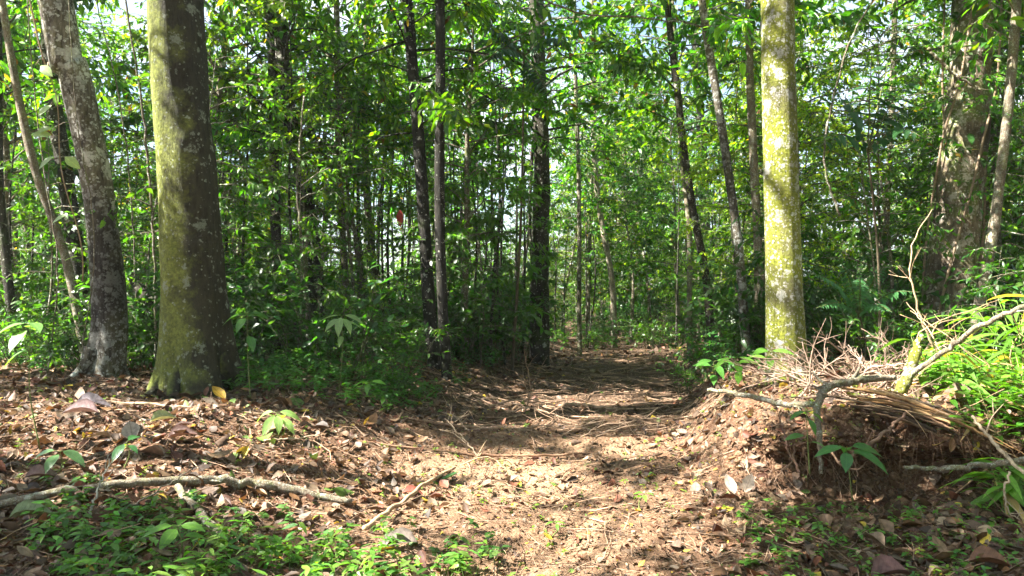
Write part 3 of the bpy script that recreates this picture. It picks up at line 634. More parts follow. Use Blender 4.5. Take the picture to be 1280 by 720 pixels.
def overhang_tree(base, z, targets, label, seed, ch=6.0):
    # a tree beside the view whose leafy limbs shade given patches (x, y, z, radius, height above the patch)
    r = np.random.default_rng(seed); b = np.array([base[0], base[1], float(height(*base))-.1])
    path = trunk_path(b, b+[r.normal(0, .2), r.normal(0, .2), z], .08, r, 24)
    gw = G(); gl = G(); tube(gw, path, [.19, .16, .14, .10, .05], 14, bump=.1, seed=seed)
    dirn = np.array([SUN_AZ[0]/math.tan(SUN_EL), SUN_AZ[1]/math.tan(SUN_EL), 1.0])
    for tx, ty, tz, rad, hh in targets:
        c = np.array([tx, ty, tz])+dirn*hh
        z0 = min(max(c[2]-1.2-.25*np.hypot(*(c[:2]-b[:2])), 1.5), z*.95); p0 = np.array([np.interp(z0, path[:, 2], path[:, i]) for i in range(3)])
        limb = smooth_path([p0, (p0+c)/2+[0, .25, .45]+r.normal(0, .2, 3), c], 12); tube(gw, limb, [.035, .022, .010], 6)
        n = max(14, int(430*rad*rad)); q = c+nrm(r.normal(0, 1, (n, 3)))*(rad*r.random((n, 1))**.45)*[1, 1, .7]
        D = nrm(q-c+r.normal(0, .35*rad, (n, 3)))*[1, 1, .4]
        sticks(gw, np.repeat(c[None], n//4, 0), q[:n//4], .012, .004, 4)
        twig_leaves(gl, q, D, r.uniform(.14, .34, n), 7, r, .15, .44, 1, wood=gw)
    rt = root('overhanging_tree', tuple(b), label, 'tree')
    o = link('crown', gl.mesh('leaves', M_FAR), rt); set_origin(o, b); o = link('trunk', gw.mesh('wood', M_GREY), rt); set_origin(o, b)
overhang_tree((-7.6, 4.4), 8, [(-2.4, 3.5, 0, 1.0, 4.5), (-3.5, 7.9, .95, .85, 4.8), (-3.8, 7.7, 1.5, .55, 4.3), (-4.7, 8.4, .4, .5, 4.2), (-3.0, 4.9, 0, .35, 5), (-5.2, 5.2, .3, .5, 5), (-1.6, 4.0, 0, .6, 5.4), (-2.9, 4.1, 0, .7, 5.0), (-1.9, 7.35, .2, .4, 5.6), (-4.5, 7.6, .3, .45, 5), (-4.0, 4.6, .2, .35, 5)],
    'leafy tree just outside the left side of the view shading the mossy trunk', 71)
overhang_tree((-5.2, 1.0), 9, [(2.7, 4.1, 0, .85, 6.2), (3.5, 4.9, .1, .55, 6.4), (1.9, 3.7, 0, .5, 6), (1.15, 6.2, 0, .42, 6.6), (.55, 5.3, 0, .16, 6), (1.5, 4.6, 0, .15, 6), (2.75, 5.25, .15, .6, 5.6), (-.35, 4.55, 0, .12, 6.2), (.9, 3.9, 0, .2, 6.5), (2.0, 5.0, 0, .3, 6.2), (3.9, 4.0, 0, .6, 6.4), (2.2, 7.3, .4, .3, 6.8), (3.0, 4.5, 0, .6, 6.8), (2.1, 4.35, 0, .4, 6.4), (1.5, 3.6, 0, .3, 6.6)],
    'leafy tree just outside the left side of the view shading the right foreground', 72)
overhang_tree((-8.6, 7.6), 10, [(-1.3, 7.6, .1, .5, 7.2), (-.4, 7.75, .1, .45, 7.3), (.3, 7.7, 0, .5, 7.4), (1.3, 8.0, 0, .5, 7.6), (2.2, 8.9, .1, .5, 8), (-2.5, 7.6, .2, .4, 7), (.6, 7.0, 0, .22, 7.4), (-.6, 6.9, 0, .18, 7.4)],
    'leafy tree left of the lichen trunk shading the middle of the clearing', 73)
# ------------------------------------------------------------------ leaf litter, crumbs, twigs on the ground
def up_n(x, y, e=.05):
    return nrm(np.stack([-(height(x+e, y)-height(x-e, y))/(2*e), -(height(x, y+e)-height(x, y-e))/(2*e), np.ones_like(x)], -1))
DEADC = np.array([[.34, .23, .14], [.17, .10, .055], [.24, .10, .06], [.30, .22, .17], [.48, .37, .25], [.10, .065, .04], [.36, .20, .09], [.28, .23, .18]])
def litter_xy(n, y0, y1, r, gam=1.0, wide=1.12):
    y = y0+(y1-y0)*r.random(n)**gam; x = r.uniform(-.70*wide, .70*wide, n)*y
    return x, y
def litter(name, n, y0, y1, L0, L1, k, seed, greenp=.02, yellow=.02, gam=1.3, lift=.02, dens=None):
    r = np.random.default_rng(seed); x, y = litter_xy(n, y0, y1, r, gam)
    if dens is not None:
        kp = r.random(n) < dens(x, y); x, y = x[kp], y[kp]
    n = len(x); y, z = surf(x, y); z = z+r.uniform(.002, lift, n); nn = nrm(up_n(x, y)+r.normal(0, .38, (n, 3)))
    a = r.uniform(0, 6.28, n); D = np.stack([np.cos(a), np.sin(a), r.normal(0, .18, n)], 1)
    D = nrm(D-nn*np.sum(D*nn, 1, keepdims=True))
    L = r.uniform(L0, L1, n)*r.choice([.7, 1, 1.25], n); col = DEADC[r.choice(len(DEADC), n, p=[.2, .2, .12, .13, .1, .12, .06, .07])]*r.uniform(.22, .8, (n, 1))*[1, .92, .86]
    g_ = r.random(n); col[g_ < greenp] = [.10, .17, .03]; col[g_ > 1-yellow] = [.55, .40, .05]
    gg = G()
    leaves(gg, np.stack([x, y, z], 1)-D*L[:, None]*.5, D, nn, L, L*r.uniform(.36, .72, n), k=k, fold=r.uniform(-.25, .55, n), droop=r.uniform(-.55, .7, n), col=col, curl=r.normal(0, .16, n))
    o = link(name, gg.mesh(name, M_DEAD)); o['kind'] = 'stuff'; return o
dn = lambda x, y: np.clip(.16+.85*sstep(.6, 2.1, np.abs(x-path_x(y)+.2))+1.3*fbm(x*1.6, y*1.6), 0, 1)
litter('fallen_leaves', 17000, 2.6, 8.5, .045, .11, 3, 1, gam=1.0, dens=dn)
litter('fallen_leaves', 15000, 8, 16, .06, .14, 1, 2, gam=1.2, dens=dn)
litter('fallen_leaves', 8000, 15, 32, .08, .16, 1, 3)
litter('fallen_leaves', 700, 4.2, 9.5, .11, .18, 3, 9, gam=1.0, lift=.06, dens=lambda x, y: sstep(1.3, 2.4, np.abs(x-path_x(y)))*.9)
litter('fallen_leaves', 420, 3.2, 5, .05, .11, 3, 12, lift=.10, dens=lambda x, y: sstep(-.2, -.6, x))
litter('leaf_fragments', 30000, 2.6, 8, .015, .045, 1, 4, greenp=.04, yellow=.03, gam=.9, lift=.012)
litter('leaf_fragments', 12000, 8, 18, .02, .05, 1, 5)
def twig_litter(name, n, y0, y1, seed, L0=.08, L1=.5, rad=.0025, gam=1.0, dens=None):
    r = np.random.default_rng(seed); x, y = litter_xy(n, y0, y1, r, gam)
    if dens is not None:
        kp = r.random(n) < dens(x, y); x, y = x[kp], y[kp]
    n = len(x); a = r.uniform(0, 6.28, n); L = L0+(L1-L0)*r.random(n)**2.2; c = r.choice([.6, 1, 1.5], n)[:, None]*np.array([.26, .17, .11])*r.uniform(.7, 1.2, (n, 1))
    g = G(); px = x; py = y; seg = 3; pz = height(px, py)+.012
    lift = r.uniform(0, .03, n)*(1+3*(r.random(n) < .15))
    for i in range(seg):
        a = a+r.normal(0, .3, n); qx = px+np.cos(a)*L/seg; qy = py+np.sin(a)*L/seg; s0, z0 = surf(px, py); s1, z1 = surf(qx, qy)
        R_0 = rad*(1+L*2)*(1-i*.25); sticks(g, np.stack([px, s0, z0+.012+lift*i/seg], 1), np.stack([qx, s1, z1+.012+lift*(i+1)/seg], 1), R_0, R_0*.8, 4, 0, c); px, py = qx, qy
    o = link(name, g.mesh(name, M_WOOD)); o['kind'] = 'stuff'
twig_litter('twig_litter', 2600, 2.8, 9, 6)
twig_litter('twig_litter', 4200, 8, 16, 7, .15, .9, .004)
twig_litter('rootlet_litter', 3500, 2.8, 8, 8, .03, .14, .0009)

# ------------------------------------------------------------------ low green cover
def herbs(name, n, xyf, hgt, leafL, nl, seed, colf, k=2, ratio=.5, spread=.10, mat=None):
    r = np.random.default_rng(seed); x, y = xyf(r, n); n = len(x)
    sy_, sz_ = surf(x, y); b = np.stack([x, sy_, sz_-.01], 1); h = hgt*r.uniform(.35, 1.2, n)
    t = b+np.stack([r.normal(0, .3, n)*h, r.normal(0, .3, n)*h, h], 1)
    g = G(); sticks(g, b, t, .0018, .001, 3, 1, (.10, .16, .04))
    j = np.arange(nl); tt = .45+.55*(j+1)/nl
    pos = b[:, None]+(t-b)[:, None]*tt[None, :, None]
    a = r.uniform(0, 6.28, n)[:, None]+j[None]*2.4+r.normal(0, .3, (n, nl))
    D = np.stack([np.cos(a), np.sin(a), r.uniform(-.25, .4, (n, nl))], -1)
    L = leafL*r.uniform(.5, 1.2, (n, nl))
    m = n*nl
    leaves(g, pos.reshape(-1, 3), D.reshape(-1, 3), np.array([0, 0, 1.])+r.normal(0, .25, (m, 3)), L.ravel(), L.ravel()*ratio, k=k, droop=r.uniform(0, .5, m), fold=r.uniform(0, .2, m), col=colf(m))
    o = link(name, g.mesh(name, [mat or M_BIG, M_WOOD])); o['kind'] = 'stuff'; return o
def in_fan(px0, px1, D0, D1, gam=1.0):
    def f(r, n):
        y = D0+(D1-D0)*r.random(n)**gam; x = (r.uniform(px0, px1, n)-640)/F*y; return x, y
    return f
def masked(f, cond):
    def h(r, n):
        x, y = f(r, n); k = cond(x, y, r); return x[k], y[k]
    return h
bright = gset(21, (.075, .20, .022), .35); deep = gset(22, (.03, .10, .022), .35)
herbs('ground_herbs', 950, masked(in_fan(40, 660, 3.2, 5.2), lambda x, y, r: fbm(x*2.9, y*2.9)+.04 > .34*sstep(3.6, 4.9, y)+.25*sstep(-.9, -.2, x)+r.random(len(x))*.3-.06), .15, .062, 6, 51, gset(21, (.075, .20, .022), .55))
herbs('ground_herbs', 90, in_fan(150, 600, 3.2, 4.4), .2, .09, 7, 57, gset(57, (.09, .2, .03), .5), ratio=.34)
herbs('ground_herbs', 120, in_fan(60, 620, 3.2, 4.8), .1, .05, 9, 61, gset(61, (.06, .13, .03), .5), ratio=.8)
herbs('ground_herbs', 900, masked(in_fan(0, 1280, 3.4, 9), lambda x, y, r: fbm(x*1.7+5, y*1.7) > .03), .06, .035, 5, 52, gset(23, (.13, .24, .03)))
herbs('ground_herbs', 260, in_fan(930, 1280, 3.6, 5.0), .07, .05, 5, 53, gset(24, (.09, .22, .03)))
uc = lambda x, y, r: (np.abs(x-path_x(y)) > 1.9+.5*fbm(x, y)) & (fbm(x*.9, y*.9)+.12+.3*sstep(9, 13, y) > .05)
herbs('undergrowth', 2600, masked(in_fan(-40, 1320, 8.3, 17, 1.2), uc), .34, .10, 8, 54, deep, k=1, ratio=.42)
herbs('undergrowth', 1500, masked(in_fan(-40, 1320, 17, 34), lambda x, y, r: (np.abs(x-path_x(y)) > .75) | (y > 19.5)), .5, .15, 8, 55, gset(25, (.06, .15, .02)), k=1)
herbs('undergrowth', 420, masked(in_fan(250, 620, 7.6, 9.6), lambda x, y, r: x < path_x(y)-2.0), .24, .085, 8, 56, gset(26, (.05, .15, .02)), k=2)

# ------------------------------------------------------------------ dead branches
def stick_thing(name, pts, rad, label, cat='branch', mat=None, col=(.30, .22, .15), forks=0, seed=0, sides=8, group=None, n=24, bump=.12, fl=.5):
    r = np.random.default_rng(seed+500)
    path = smooth_path([p if len(p) == 3 and isinstance(p, np.ndarray) else P(*p) for p in pts], n)
    path[1:-1] += r.normal(0, min(.004+rad[0]*.12, .008), (n-2, 3))
    g = G(); tube(g, path, rad, sides, bump=bump, seed=seed, col=col)
    Lg = np.linalg.norm(path[-1]-path[0])
    for k in range(forks):
        i = r.integers(n//4, n-2); d = nrm(path[min(i+2, n-1)]-path[i-1]); dv = nrm(d+r.normal(0, .75, 3)+[0, 0, .35]); L = Lg*fl*r.uniform(.3, 1)*(1-i/n*.5)
        q = smooth_path([path[i], path[i]+dv*L*.5+r.normal(0, .05*L, 3), path[i]+dv*L+r.normal(0, .12*L, 3)+[0, 0, -.05*L]], 8)
        r_ = np.interp(i/n, np.linspace(0, 1, len(rad)), rad)*.6; tube(g, q, [r_, r_*.6, r_*.25], 5, col=col)
        if r.random() < .6:
            j = 4; dv2 = nrm(dv+r.normal(0, .8, 3)); q2 = smooth_path([q[j], q[j]+dv2*L*.25, q[j]+dv2*L*.45+r.normal(0, .05*L, 3)], 5); tube(g, q2, [r_*.5, r_*.2], 4, col=col)
    b = path[0]
    o = link(name, g.mesh(name, mat or M_WOOD)); o.location = 0, 0, 0
    me = o.data; me.transform(__import__('mathutils').Matrix.Translation(-Vector(b))); o.location = b
    return tag(o, label, cat, group)
def Gp(px, D, up=0.0):          # a point on the ground seen at column px, depth D
    x = (px-640)/F*D; return np.array([x, D, float(height(x, D))+up])

stick_thing('fallen_branch', [Gp(-60, 4.3, .04), Gp(90, 4.55, .06), Gp(210, 4.85, .07), Gp(330, 5.15, .05), Gp(440, 5.2, .04)], [.02, .025, .027, .031, .03, .022],
    'long curved mossy branch lying across the leaf litter at the left', mat=M_BRANCH, seed=1, sides=14, n=50, forks=5, fl=.14, bump=.25)
stick_thing('fallen_branch', [Gp(222, 4.75, .07), Gp(250, 4.5, .05), Gp(285, 4.15, .04)], [.022, .024, .02], 'short thick broken stick lying below the long curved branch', mat=M_BRANCH, seed=2, sides=12, n=16)
stick_thing('fallen_branch', [Gp(455, 4.7, .03), Gp(500, 5.2, .05), Gp(545, 5.9, .05), Gp(602, 6.8, .07)], [.018, .016, .013, .008], 'long thin bare branch pointing from the herbs towards the path', col=(.36, .25, .15), seed=3, forks=2, n=30)
stick_thing('dead_twig', [Gp(600, 6.8, .02), Gp(580, 6.9, .16), Gp(556, 7.1, .27)], [.008, .005, .002], 'upright forked dead twig at the tip of the thin bare branch', col=(.42, .32, .22), seed=4, forks=6, fl=.9)
stick_thing('dead_twig', [Gp(112, 4.2, .01), Gp(120, 4.25, .12), Gp(140, 4.4, .32)], [.007, .005, .002], 'pale forked dead twig standing above the left herbs', col=(.38, .36, .30), seed=5, forks=5, fl=1.0)
stick_thing('dead_twig', [Gp(140, 4.2, .02), Gp(200, 4.3, .22), Gp(275, 4.5, .45)], [.006, .004, .0015], 'thin dark twig arching over the long curved branch', col=(.14, .12, .09), seed=6, forks=2, fl=.5)
stick_thing('fallen_branch', [Gp(100, 7.0, .03), Gp(190, 6.7, .04), Gp(330, 6.7, .03)], [.012, .012, .009], 'straight pale stick on the litter in front of the mossy trunk', col=(.42, .30, .19), seed=7)
stick_thing('fallen_branch', [Gp(330, 6.1, .03), Gp(380, 6.3, .07), Gp(400, 6.35, .10)], [.010, .008, .005], 'short pale stick beside the drooping seedling', col=(.40, .30, .2), seed=8, forks=1)
stick_thing('exposed_root', [Gp(385, 6.5, .0), Gp(500, 6.75, .03), Gp(620, 6.9, .035), Gp(740, 7.1, .0), Gp(790, 7.3, -.04)], [.008, .013, .014, .012, .008], 'long brown root crossing the clearing where the shadow begins', 'root', col=(.26, .15, .09), seed=9, sides=10, n=40)
stick_thing('exposed_root', [Gp(480, 7.6, .0), Gp(600, 7.8, .02), Gp(720, 8.2, .02), Gp(800, 8.9, 0)], [.012, .02, .02, .01], 'second brown root crossing the shaded part of the clearing', 'root', col=(.22, .13, .08), seed=10, sides=10, n=40)
for i, (a, b, c, lab) in enumerate([
    ((600, 9.2, .02), (660, 9.0, .18), (720, 8.8, .05), 'thin arching twig in the shade left of the path'),
    ((640, 8.8, .02), (668, 8.6, .12), (742, 8.2, .03), 'brown twig lying low beside the path in the shade'),
    ((655, 9.3, .0), (663, 9.2, .35), (655, 9.1, .8), 'upright thin dead twig in front of the broad dark trunk'),
    ((722, 8.8, .0), (728, 8.7, .12), (722, 8.6, .26), 'small pale twig standing at the left edge of the path'),
    ((560, 8.2, .01), (585, 8.1, .06), (610, 8.0, .02), 'short pale twig lying in the shade near the black trunk'),
    ((700, 9.6, .01), (722, 9.4, .10), (770, 9.3, .06), 'thick pale root stub on the left edge of the path')]):
    stick_thing('dead_twig', [Gp(*a), Gp(*b), Gp(*c)], [.011 if i != 5 else .03, .008 if i != 5 else .025, .003 if i != 5 else .02], lab, col=(.30, .20, .13), seed=20+i, forks=5 if i != 5 else 0, fl=.7)

# right bank: forked grey branch, split log, stump, brush
def RP(px, py, D): return P(px, py, D)
stick_thing('fallen_branch', [RP(1026, 592, 4.95), RP(1024, 545, 5.05), RP(1022, 510, 5.15), RP(1036, 484, 5.3), RP(1080, 474, 5.5), RP(1118, 472, 5.6)], [.012, .02, .025, .027, .028, .022],
    'grey lichen covered bent branch propped against the earth bank', mat=M_BRANCH, seed=30, sides=14, n=40, forks=5, fl=.28, bump=.28)
stick_thing('fallen_branch', [RP(885, 488, 5.6), RP(930, 493, 5.45), RP(975, 505, 5.3), RP(1018, 506, 5.2)], [.014, .018, .02, .024], 'dark curved branch reaching left from the bent grey branch', mat=M_BRANCH, seed=31, sides=10, forks=1, fl=.3)
def split_log():
    g = G(); r = np.random.default_rng(9)
    for i in range(22):
        q = i/21; y = 5.45+.10*math.sin(i*2.3); t0 = r.uniform(0, .25); t1 = r.uniform(.6, 1.0)
        p = smooth_path([RP(1035, 484+26*q*q, y), RP(1120, 494+24*q, y-.05), RP(1195, 522+26*q, y-.2), RP(1300, 570+52*q, y-.5)], 40)[int(t0*39):int(t1*39)+1]
        p = p+r.normal(0, .022, 3)+np.linspace(0, 1, len(p))[:, None]*r.normal(0, .05, 3); p[1:] += r.normal(0, .003, (len(p)-1, 3))
        w0 = r.choice([.006, .010, .016]); tube(g, p, [w0*.5, w0, w0, w0*.7, .002], 6, bump=.25, seed=i, col=np.array([(.34, .19, .08), (.16, .10, .06), (.42, .26, .13), (.09, .065, .045), (.25, .15, .09)][i % 5])*r.uniform(.7, 1.1))
    o = link('split_log', g.mesh('split_log', M_WOOD)); tag(o, 'long bundle of splintered brown wood lying on top of the earth bank', 'log')
split_log()
stick_thing('broken_stump', [RP(1125, 492, 5.85), RP(1138, 462, 5.85), RP(1148, 430, 5.85), RP(1152, 418, 5.85)], [.05, .045, .04, .012], 'broken mossy stub sticking up from the earth bank', 'stump', mat=M_MOSS_R, seed=33, sides=12, n=20, bump=.3)
stick_thing('fallen_branch', [RP(1120, 480, 5.9), RP(1170, 445, 5.7), RP(1230, 405, 5.4), RP(1300, 375, 5.1)], [.024, .021, .018, .014], 'pale green mossy pole leaning up to the right over the bank', mat=M_BRANCH, seed=34, sides=12, n=30, forks=1, fl=.3)
stick_thing('fallen_branch', [RP(1130, 584, 4.9), RP(1180, 586, 4.85), RP(1235, 581, 4.8), RP(1300, 572, 4.7)], [.012, .017, .02, .02], 'brown stick lying level on the right end of the bank', mat=M_BRANCH, seed=35, sides=10, forks=1, fl=.2)
stick_thing('fallen_branch', [RP(1215, 520, 5.0), RP(1248, 560, 4.8), RP(1300, 612, 4.5)], [.01, .012, .012], 'thin pale stick slanting down at the right edge of the bank', col=(.48, .36, .24), seed=36, forks=2, fl=.5)
stick_thing('hanging_root', [RP(1262, 590, 4.5), RP(1255, 615, 4.5), RP(1262, 640, 4.5), RP(1275, 650, 4.5)], [.007, .006, .003], 'pale curling root at the lower right of the bank', 'root', col=(.50, .38, .26), seed=37, forks=4, fl=1.2)
stick_thing('hanging_root', [RP(1000, 590, 4.9), RP(985, 560, 5.0), RP(975, 520, 5.15)], [.009, .007, .004], 'dark bent rootlet left of the bent grey branch', 'root', col=(.16, .09, .06), seed=38, forks=3, fl=.7)
stick_thing('fallen_branch', [RP(1060, 572, 5.0), RP(1100, 545, 5.1), RP(1140, 510, 5.3)], [.012, .012, .01], 'reddish brown stick slanting across the dark hollow', col=(.20, .12, .08), seed=39, forks=2, fl=.4)
stick_thing('dead_liana', [RP(1195, 478, 6.2), RP(1155, 410, 6.2), RP(1138, 340, 6.2), RP(1142, 300, 6.2), RP(1165, 262, 6.2)], [.011, .01, .008, .006, .003], 'pale dead vine arching upward behind the brush pile', 'vine', col=(.42, .30, .18), seed=40, forks=4, fl=.3)
tw = np.random.default_rng(67)
for i in range(16):
    px = tw.uniform(585, 760); D = tw.uniform(7.2, 9.6); a = tw.uniform(-.6, .9)+(3.14 if tw.random() < .5 else 0); L = tw.uniform(.3, .9); b = Gp(px, D, .01); e = b+np.array([math.cos(a)*L, math.sin(a)*L*.5, 0]); e[2] = float(height(e[0], e[1]))+tw.uniform(.02, .2)
    m_ = (b+e)/2; m_[2] += .05
    stick_thing('dead_twig', [b, m_, e], [.007*tw.uniform(.6, 1.3), .005, .002], 'bare dry twig lying in the shade between the twin dark trunks and the path', 'branch', col=np.array([.36, .26, .18])*tw.uniform(.6, 1.2), seed=700+i, forks=int(tw.integers(2, 6)), fl=.5, group='twigs on the left verge of the path', n=12, sides=5)
br = np.random.default_rng(66)
for i in range(42):
    px = br.uniform(985, 1165); D = br.uniform(6.0, 7.3); a = br.uniform(-.2, 3.3); L = br.uniform(.4, 1.1)
    b = Gp(px, D, br.uniform(-.02, .10)); d = np.array([math.cos(a), br.normal(0, .35), abs(math.sin(a))*br.uniform(.1, .9)])
    stick_thing('brushwood', [b, b+d*L*.5+br.normal(0, .05, 3), b+d*L+br.normal(0, .08, 3)], [.012*br.uniform(.5, 1.2), .008, .003],
        'bare dry branch tangled in the brush pile beside the yellow moss trunk', 'branch', col=np.array([.30, .205, .15])*br.uniform(.45, 1.3), seed=100+i, forks=int(br.integers(6, 12)), fl=.6, group='branches of the brush pile', n=12, sides=6)
for i in range(9):   # thin stems curving up on the right
    px = br.uniform(1180, 1290); D = br.uniform(4.9, 6.5); b = Gp(px, D); 
    stick_thing('brushwood', [b, b+np.array([br.normal(-.15, .25), br.normal(0, .1), .45]), b+np.array([br.normal(-.3, .45), br.normal(0, .2), .75])], [.006, .005, .002],
        'thin arching dry stem among the green blades at the right edge', 'branch', col=np.array([.45, .30, .17])*br.uniform(.7, 1.2), seed=200+i, forks=2, fl=.4, group='dry stems at the right edge', n=12, sides=5)
# fine roots hanging and lying on the cut face of the bank
def rootlets():
    r = np.random.default_rng(3); g = G(); n = 1700
    x = r.uniform(1.35, 4.6, n); y = r.uniform(4.7, 5.9, n)
    a = r.uniform(0, 6.28, n); px, py = x, y; z = height(x, y)+.01; L = r.uniform(.05, .22, n); col = np.array([.20, .12, .075])*r.uniform(.4, 1.4, (n, 1)); lift = r.uniform(0, .05, n)
    for i in range(4):
        a = a+r.normal(0, .7, n); qx = px+np.cos(a)*L/4; qy = py+np.sin(a)*L/4-.01; qz = height(qx, qy)+.01+lift*math.sin((i+1)*.8)
        sticks(g, np.stack([px, py, z], 1), np.stack([qx, qy, qz], 1), .0016, .0012, 3, 0, col); px, py, z = qx, qy, qz
    n = 110; x = r.uniform(1.9, 4.2, n); zz = r.uniform(.3, .55, n); y = 5.12+r.normal(0, .06, n)
    A = np.stack([x, y, zz], 1); B = A+np.stack([r.normal(0, .05, n), r.normal(-.03, .04, n), -r.uniform(.06, .25, n)], 1); sticks(g, A, B, .002, .0008, 3, 0, np.array([.24, .14, .08])*r.uniform(.5, 1.3, (n, 1)))
    o = link('fine_roots', g.mesh('fine_roots', M_WOOD)); o['kind'] = 'stuff'
rootlets()

def clods(n, xr, yr, s0, s1, seed):
    r = np.random.default_rng(seed); g = G(); x = r.uniform(*xr, n); y = r.uniform(*yr, n); keep = fbm(x*2, y*2)+.25*sstep(1.4, 2.0, x) > .02; x = x[keep]; y = y[keep]; n = len(x)
    sy, sz = surf(x, y); c = np.stack([x, sy, sz], 1); S = s0+(s1-s0)*r.random(n)**3
    ph = (1+5**.5)/2; I = nrm(np.array([[-1, ph, 0], [1, ph, 0], [-1, -ph, 0], [1, -ph, 0], [0, -1, ph], [0, 1, ph], [0, -1, -ph], [0, 1, -ph], [ph, 0, -1], [ph, 0, 1], [-ph, 0, -1], [-ph, 0, 1]]))
    T = np.array([[0, 11, 5], [0, 5, 1], [0, 1, 7], [0, 7, 10], [0, 10, 11], [1, 5, 9], [5, 11, 4], [11, 10, 2], [10, 7, 6], [7, 1, 8], [3, 9, 4], [3, 4, 2], [3, 2, 6], [3, 6, 8], [3, 8, 9], [4, 9, 5], [2, 4, 11], [6, 2, 10], [8, 6, 7], [9, 8, 1]])
    Vv = c[:, None]+I[None]*S[:, None, None]*r.uniform(.55, 1.25, (n, 12, 1))*np.array([1, 1, .75])
    col = np.repeat(np.array([.20, .12, .07])*r.uniform(.5, 1.5, (n, 1)), 12, 0)
    g.add(Vv.reshape(-1, 3), [(np.arange(n)[:, None, None]*12+T[None]).reshape(-1, 3)], 0, col)
    o = link('soil_crumbs', g.mesh('soil_crumbs', M_SOIL)); o['kind'] = 'stuff'
clods(3800, (1.3, 4.8), (4.6, 6.4), .006, .045, 1)
clods(5200, (-2.2, 3.2), (3.2, 8), .004, .022, 2)
def bank_roots():
    r = np.random.default_rng(12)
    for i in range(16):
        x = r.uniform(1.9, 4.1); y = r.uniform(5.45, 5.9); y0, z0 = surf(x, y); p = [np.array([x, float(y0)-.01, float(z0)-.02])]; d = np.array([r.normal(0, .5), -.25, -.7])
        for k in range(4): d = nrm(d+r.normal(0, .4, 3)); p.append(p[-1]+d*r.uniform(.06, .14))
        rd = r.choice([.003, .005, .009]); stick_thing('hanging_root', p, [rd, rd*.8, rd*.3], 'thin brown root hanging from the cut face of the earth bank', 'root', col=np.array([.22, .14, .09])*r.uniform(.6, 1.6), seed=600+i, forks=int(r.integers(0, 4)), fl=.6, n=14, sides=6, group='roots hanging from the earth bank')
bank_roots()

# ------------------------------------------------------------------ seedlings with large separate leaves
def seedling(name, base, tip, specs, label, col, stem=.006, stemcol=(.16, .19, .06), ratio=.42, cat='seedling', prof=None):
    """specs: list of (t along stem, azimuth deg, pitch, length)"""
    base = np.asarray(base, float); tip = np.asarray(tip, float); r = np.random.default_rng(int(abs(base[0]*991+base[1]*37)) % 9999)
    rt = root(name, tuple(base), label, cat)
    mid_ = (base+tip)/2+r.normal(0, .02, 3); path = smooth_path([base, mid_, tip], 12)-base
    g = G(); tube(g, path, [stem, stem*.7, stem*.35], 7, col=stemcol)
    link('stem', g.mesh('stem', M_WOOD), rt)
    for t, az, pit, L in specs:
        p = np.array([np.interp(t, np.linspace(0, 1, 12), path[:, i]) for i in range(3)])
        a = R(az+r.normal(0, 8)); d = np.array([math.cos(a), math.sin(a), pit]); g = G()
        pet = p+nrm(d+[0, 0, .3])*L*.16; sticks(g, p, pet, .0022, .0018, 5, 1, stemcol)
        leaves(g, pet, d, [r.normal(0, .2), -.25+r.normal(0, .15), 1], L, L*ratio*r.uniform(.9, 1.1), prof=[(.04, .2), (.12, .55), (.25, .85), (.42, 1), (.6, .9), (.77, .6), (.9, .24)] if prof is None else prof, droop=r.uniform(.25, .5), fold=.10,
               col=np.array([col])*r.uniform(.8, 1.2))
        link('leaf', g.mesh('leaf', [M_BIG, M_WOOD]), rt)
    return rt
BR = (.10, .24, .03); PL = (.22, .33, .13); DK = (.03, .10, .03); MD = (.06, .17, .03)
seedling('broadleaf_seedling', Gp(50, 5.6), P(38, 405, 5.6), [(1, 200, -.15, .24), (1, 330, .0, .22), (.97, 120, .2, .2), (.96, 260, -.5, .22), (.8, 210, -.5, .2)], 'bright broad leaved seedling at the left edge of the clearing', (.13, .27, .07))
seedling('broadleaf_seedling', Gp(352, 6.3), P(345, 516, 6.3), [(1, 20, -.1, .2), (1, 170, -.1, .2), (.95, 300, -.6, .18), (.95, 240, -.7, .2), (.8, 100, .1, .18), (.8, 340, -.4, .18), (.7, 200, -.5, .16)], 'pale drooping seedling on the litter right of the mossy trunk', (.20, .32, .10))
seedling('broadleaf_seedling', Gp(313, 7.4), P(309, 392, 7.4), [(1, 180, -.2, .24), (1, 10, -.1, .22), (.95, 270, -.4, .2), (.95, 60, .3, .18), (.75, 320, -.6, .2)], 'dark green seedling close beside the foot of the mossy trunk', MD)
seedling('broadleaf_seedling', Gp(423, 8.2), P(427, 395, 8.2), [(1, 190, -.1, .24), (1, 350, -.1, .24), (1, 270, -.7, .24), (.97, 230, -.4, .22), (.97, 310, -.4, .22), (.9, 150, .1, .2), (.9, 30, .1, .2), (.75, 260, -.4, .18)], 'pale leaved sapling catching the sun in front of the forked trunk', PL)
seedling('broadleaf_seedling', Gp(935, 7.4), P(918, 448, 7.3), [(1, 200, -.1, .22), (1, 340, 0, .22), (.95, 270, -.5, .2), (.85, 160, .1, .2), (.8, 20, .2, .22), (.6, 240, -.3, .2)], 'bright green seedling left of the yellow moss trunk', BR)
seedling('broadleaf_seedling', Gp(958, 7.2), P(962, 440, 7.1), [(1, 210, .2, .2), (1, 330, .1, .2), (.9, 270, -.4, .18), (.8, 170, .2, .18)], 'small bright seedling against the foot of the yellow moss trunk', BR)
seedling('broadleaf_seedling', Gp(1068, 4.95), P(1058, 560, 4.8), [(1, 0, -.05, .25), (1, 185, -.05, .2), (.97, 330, -.15, .24), (.95, 60, .1, .2), (.95, 240, -.3, .18), (.9, 15, -.1, .3)], 'large green leaved seedling growing before the dark hollow', (.05, .17, .035))
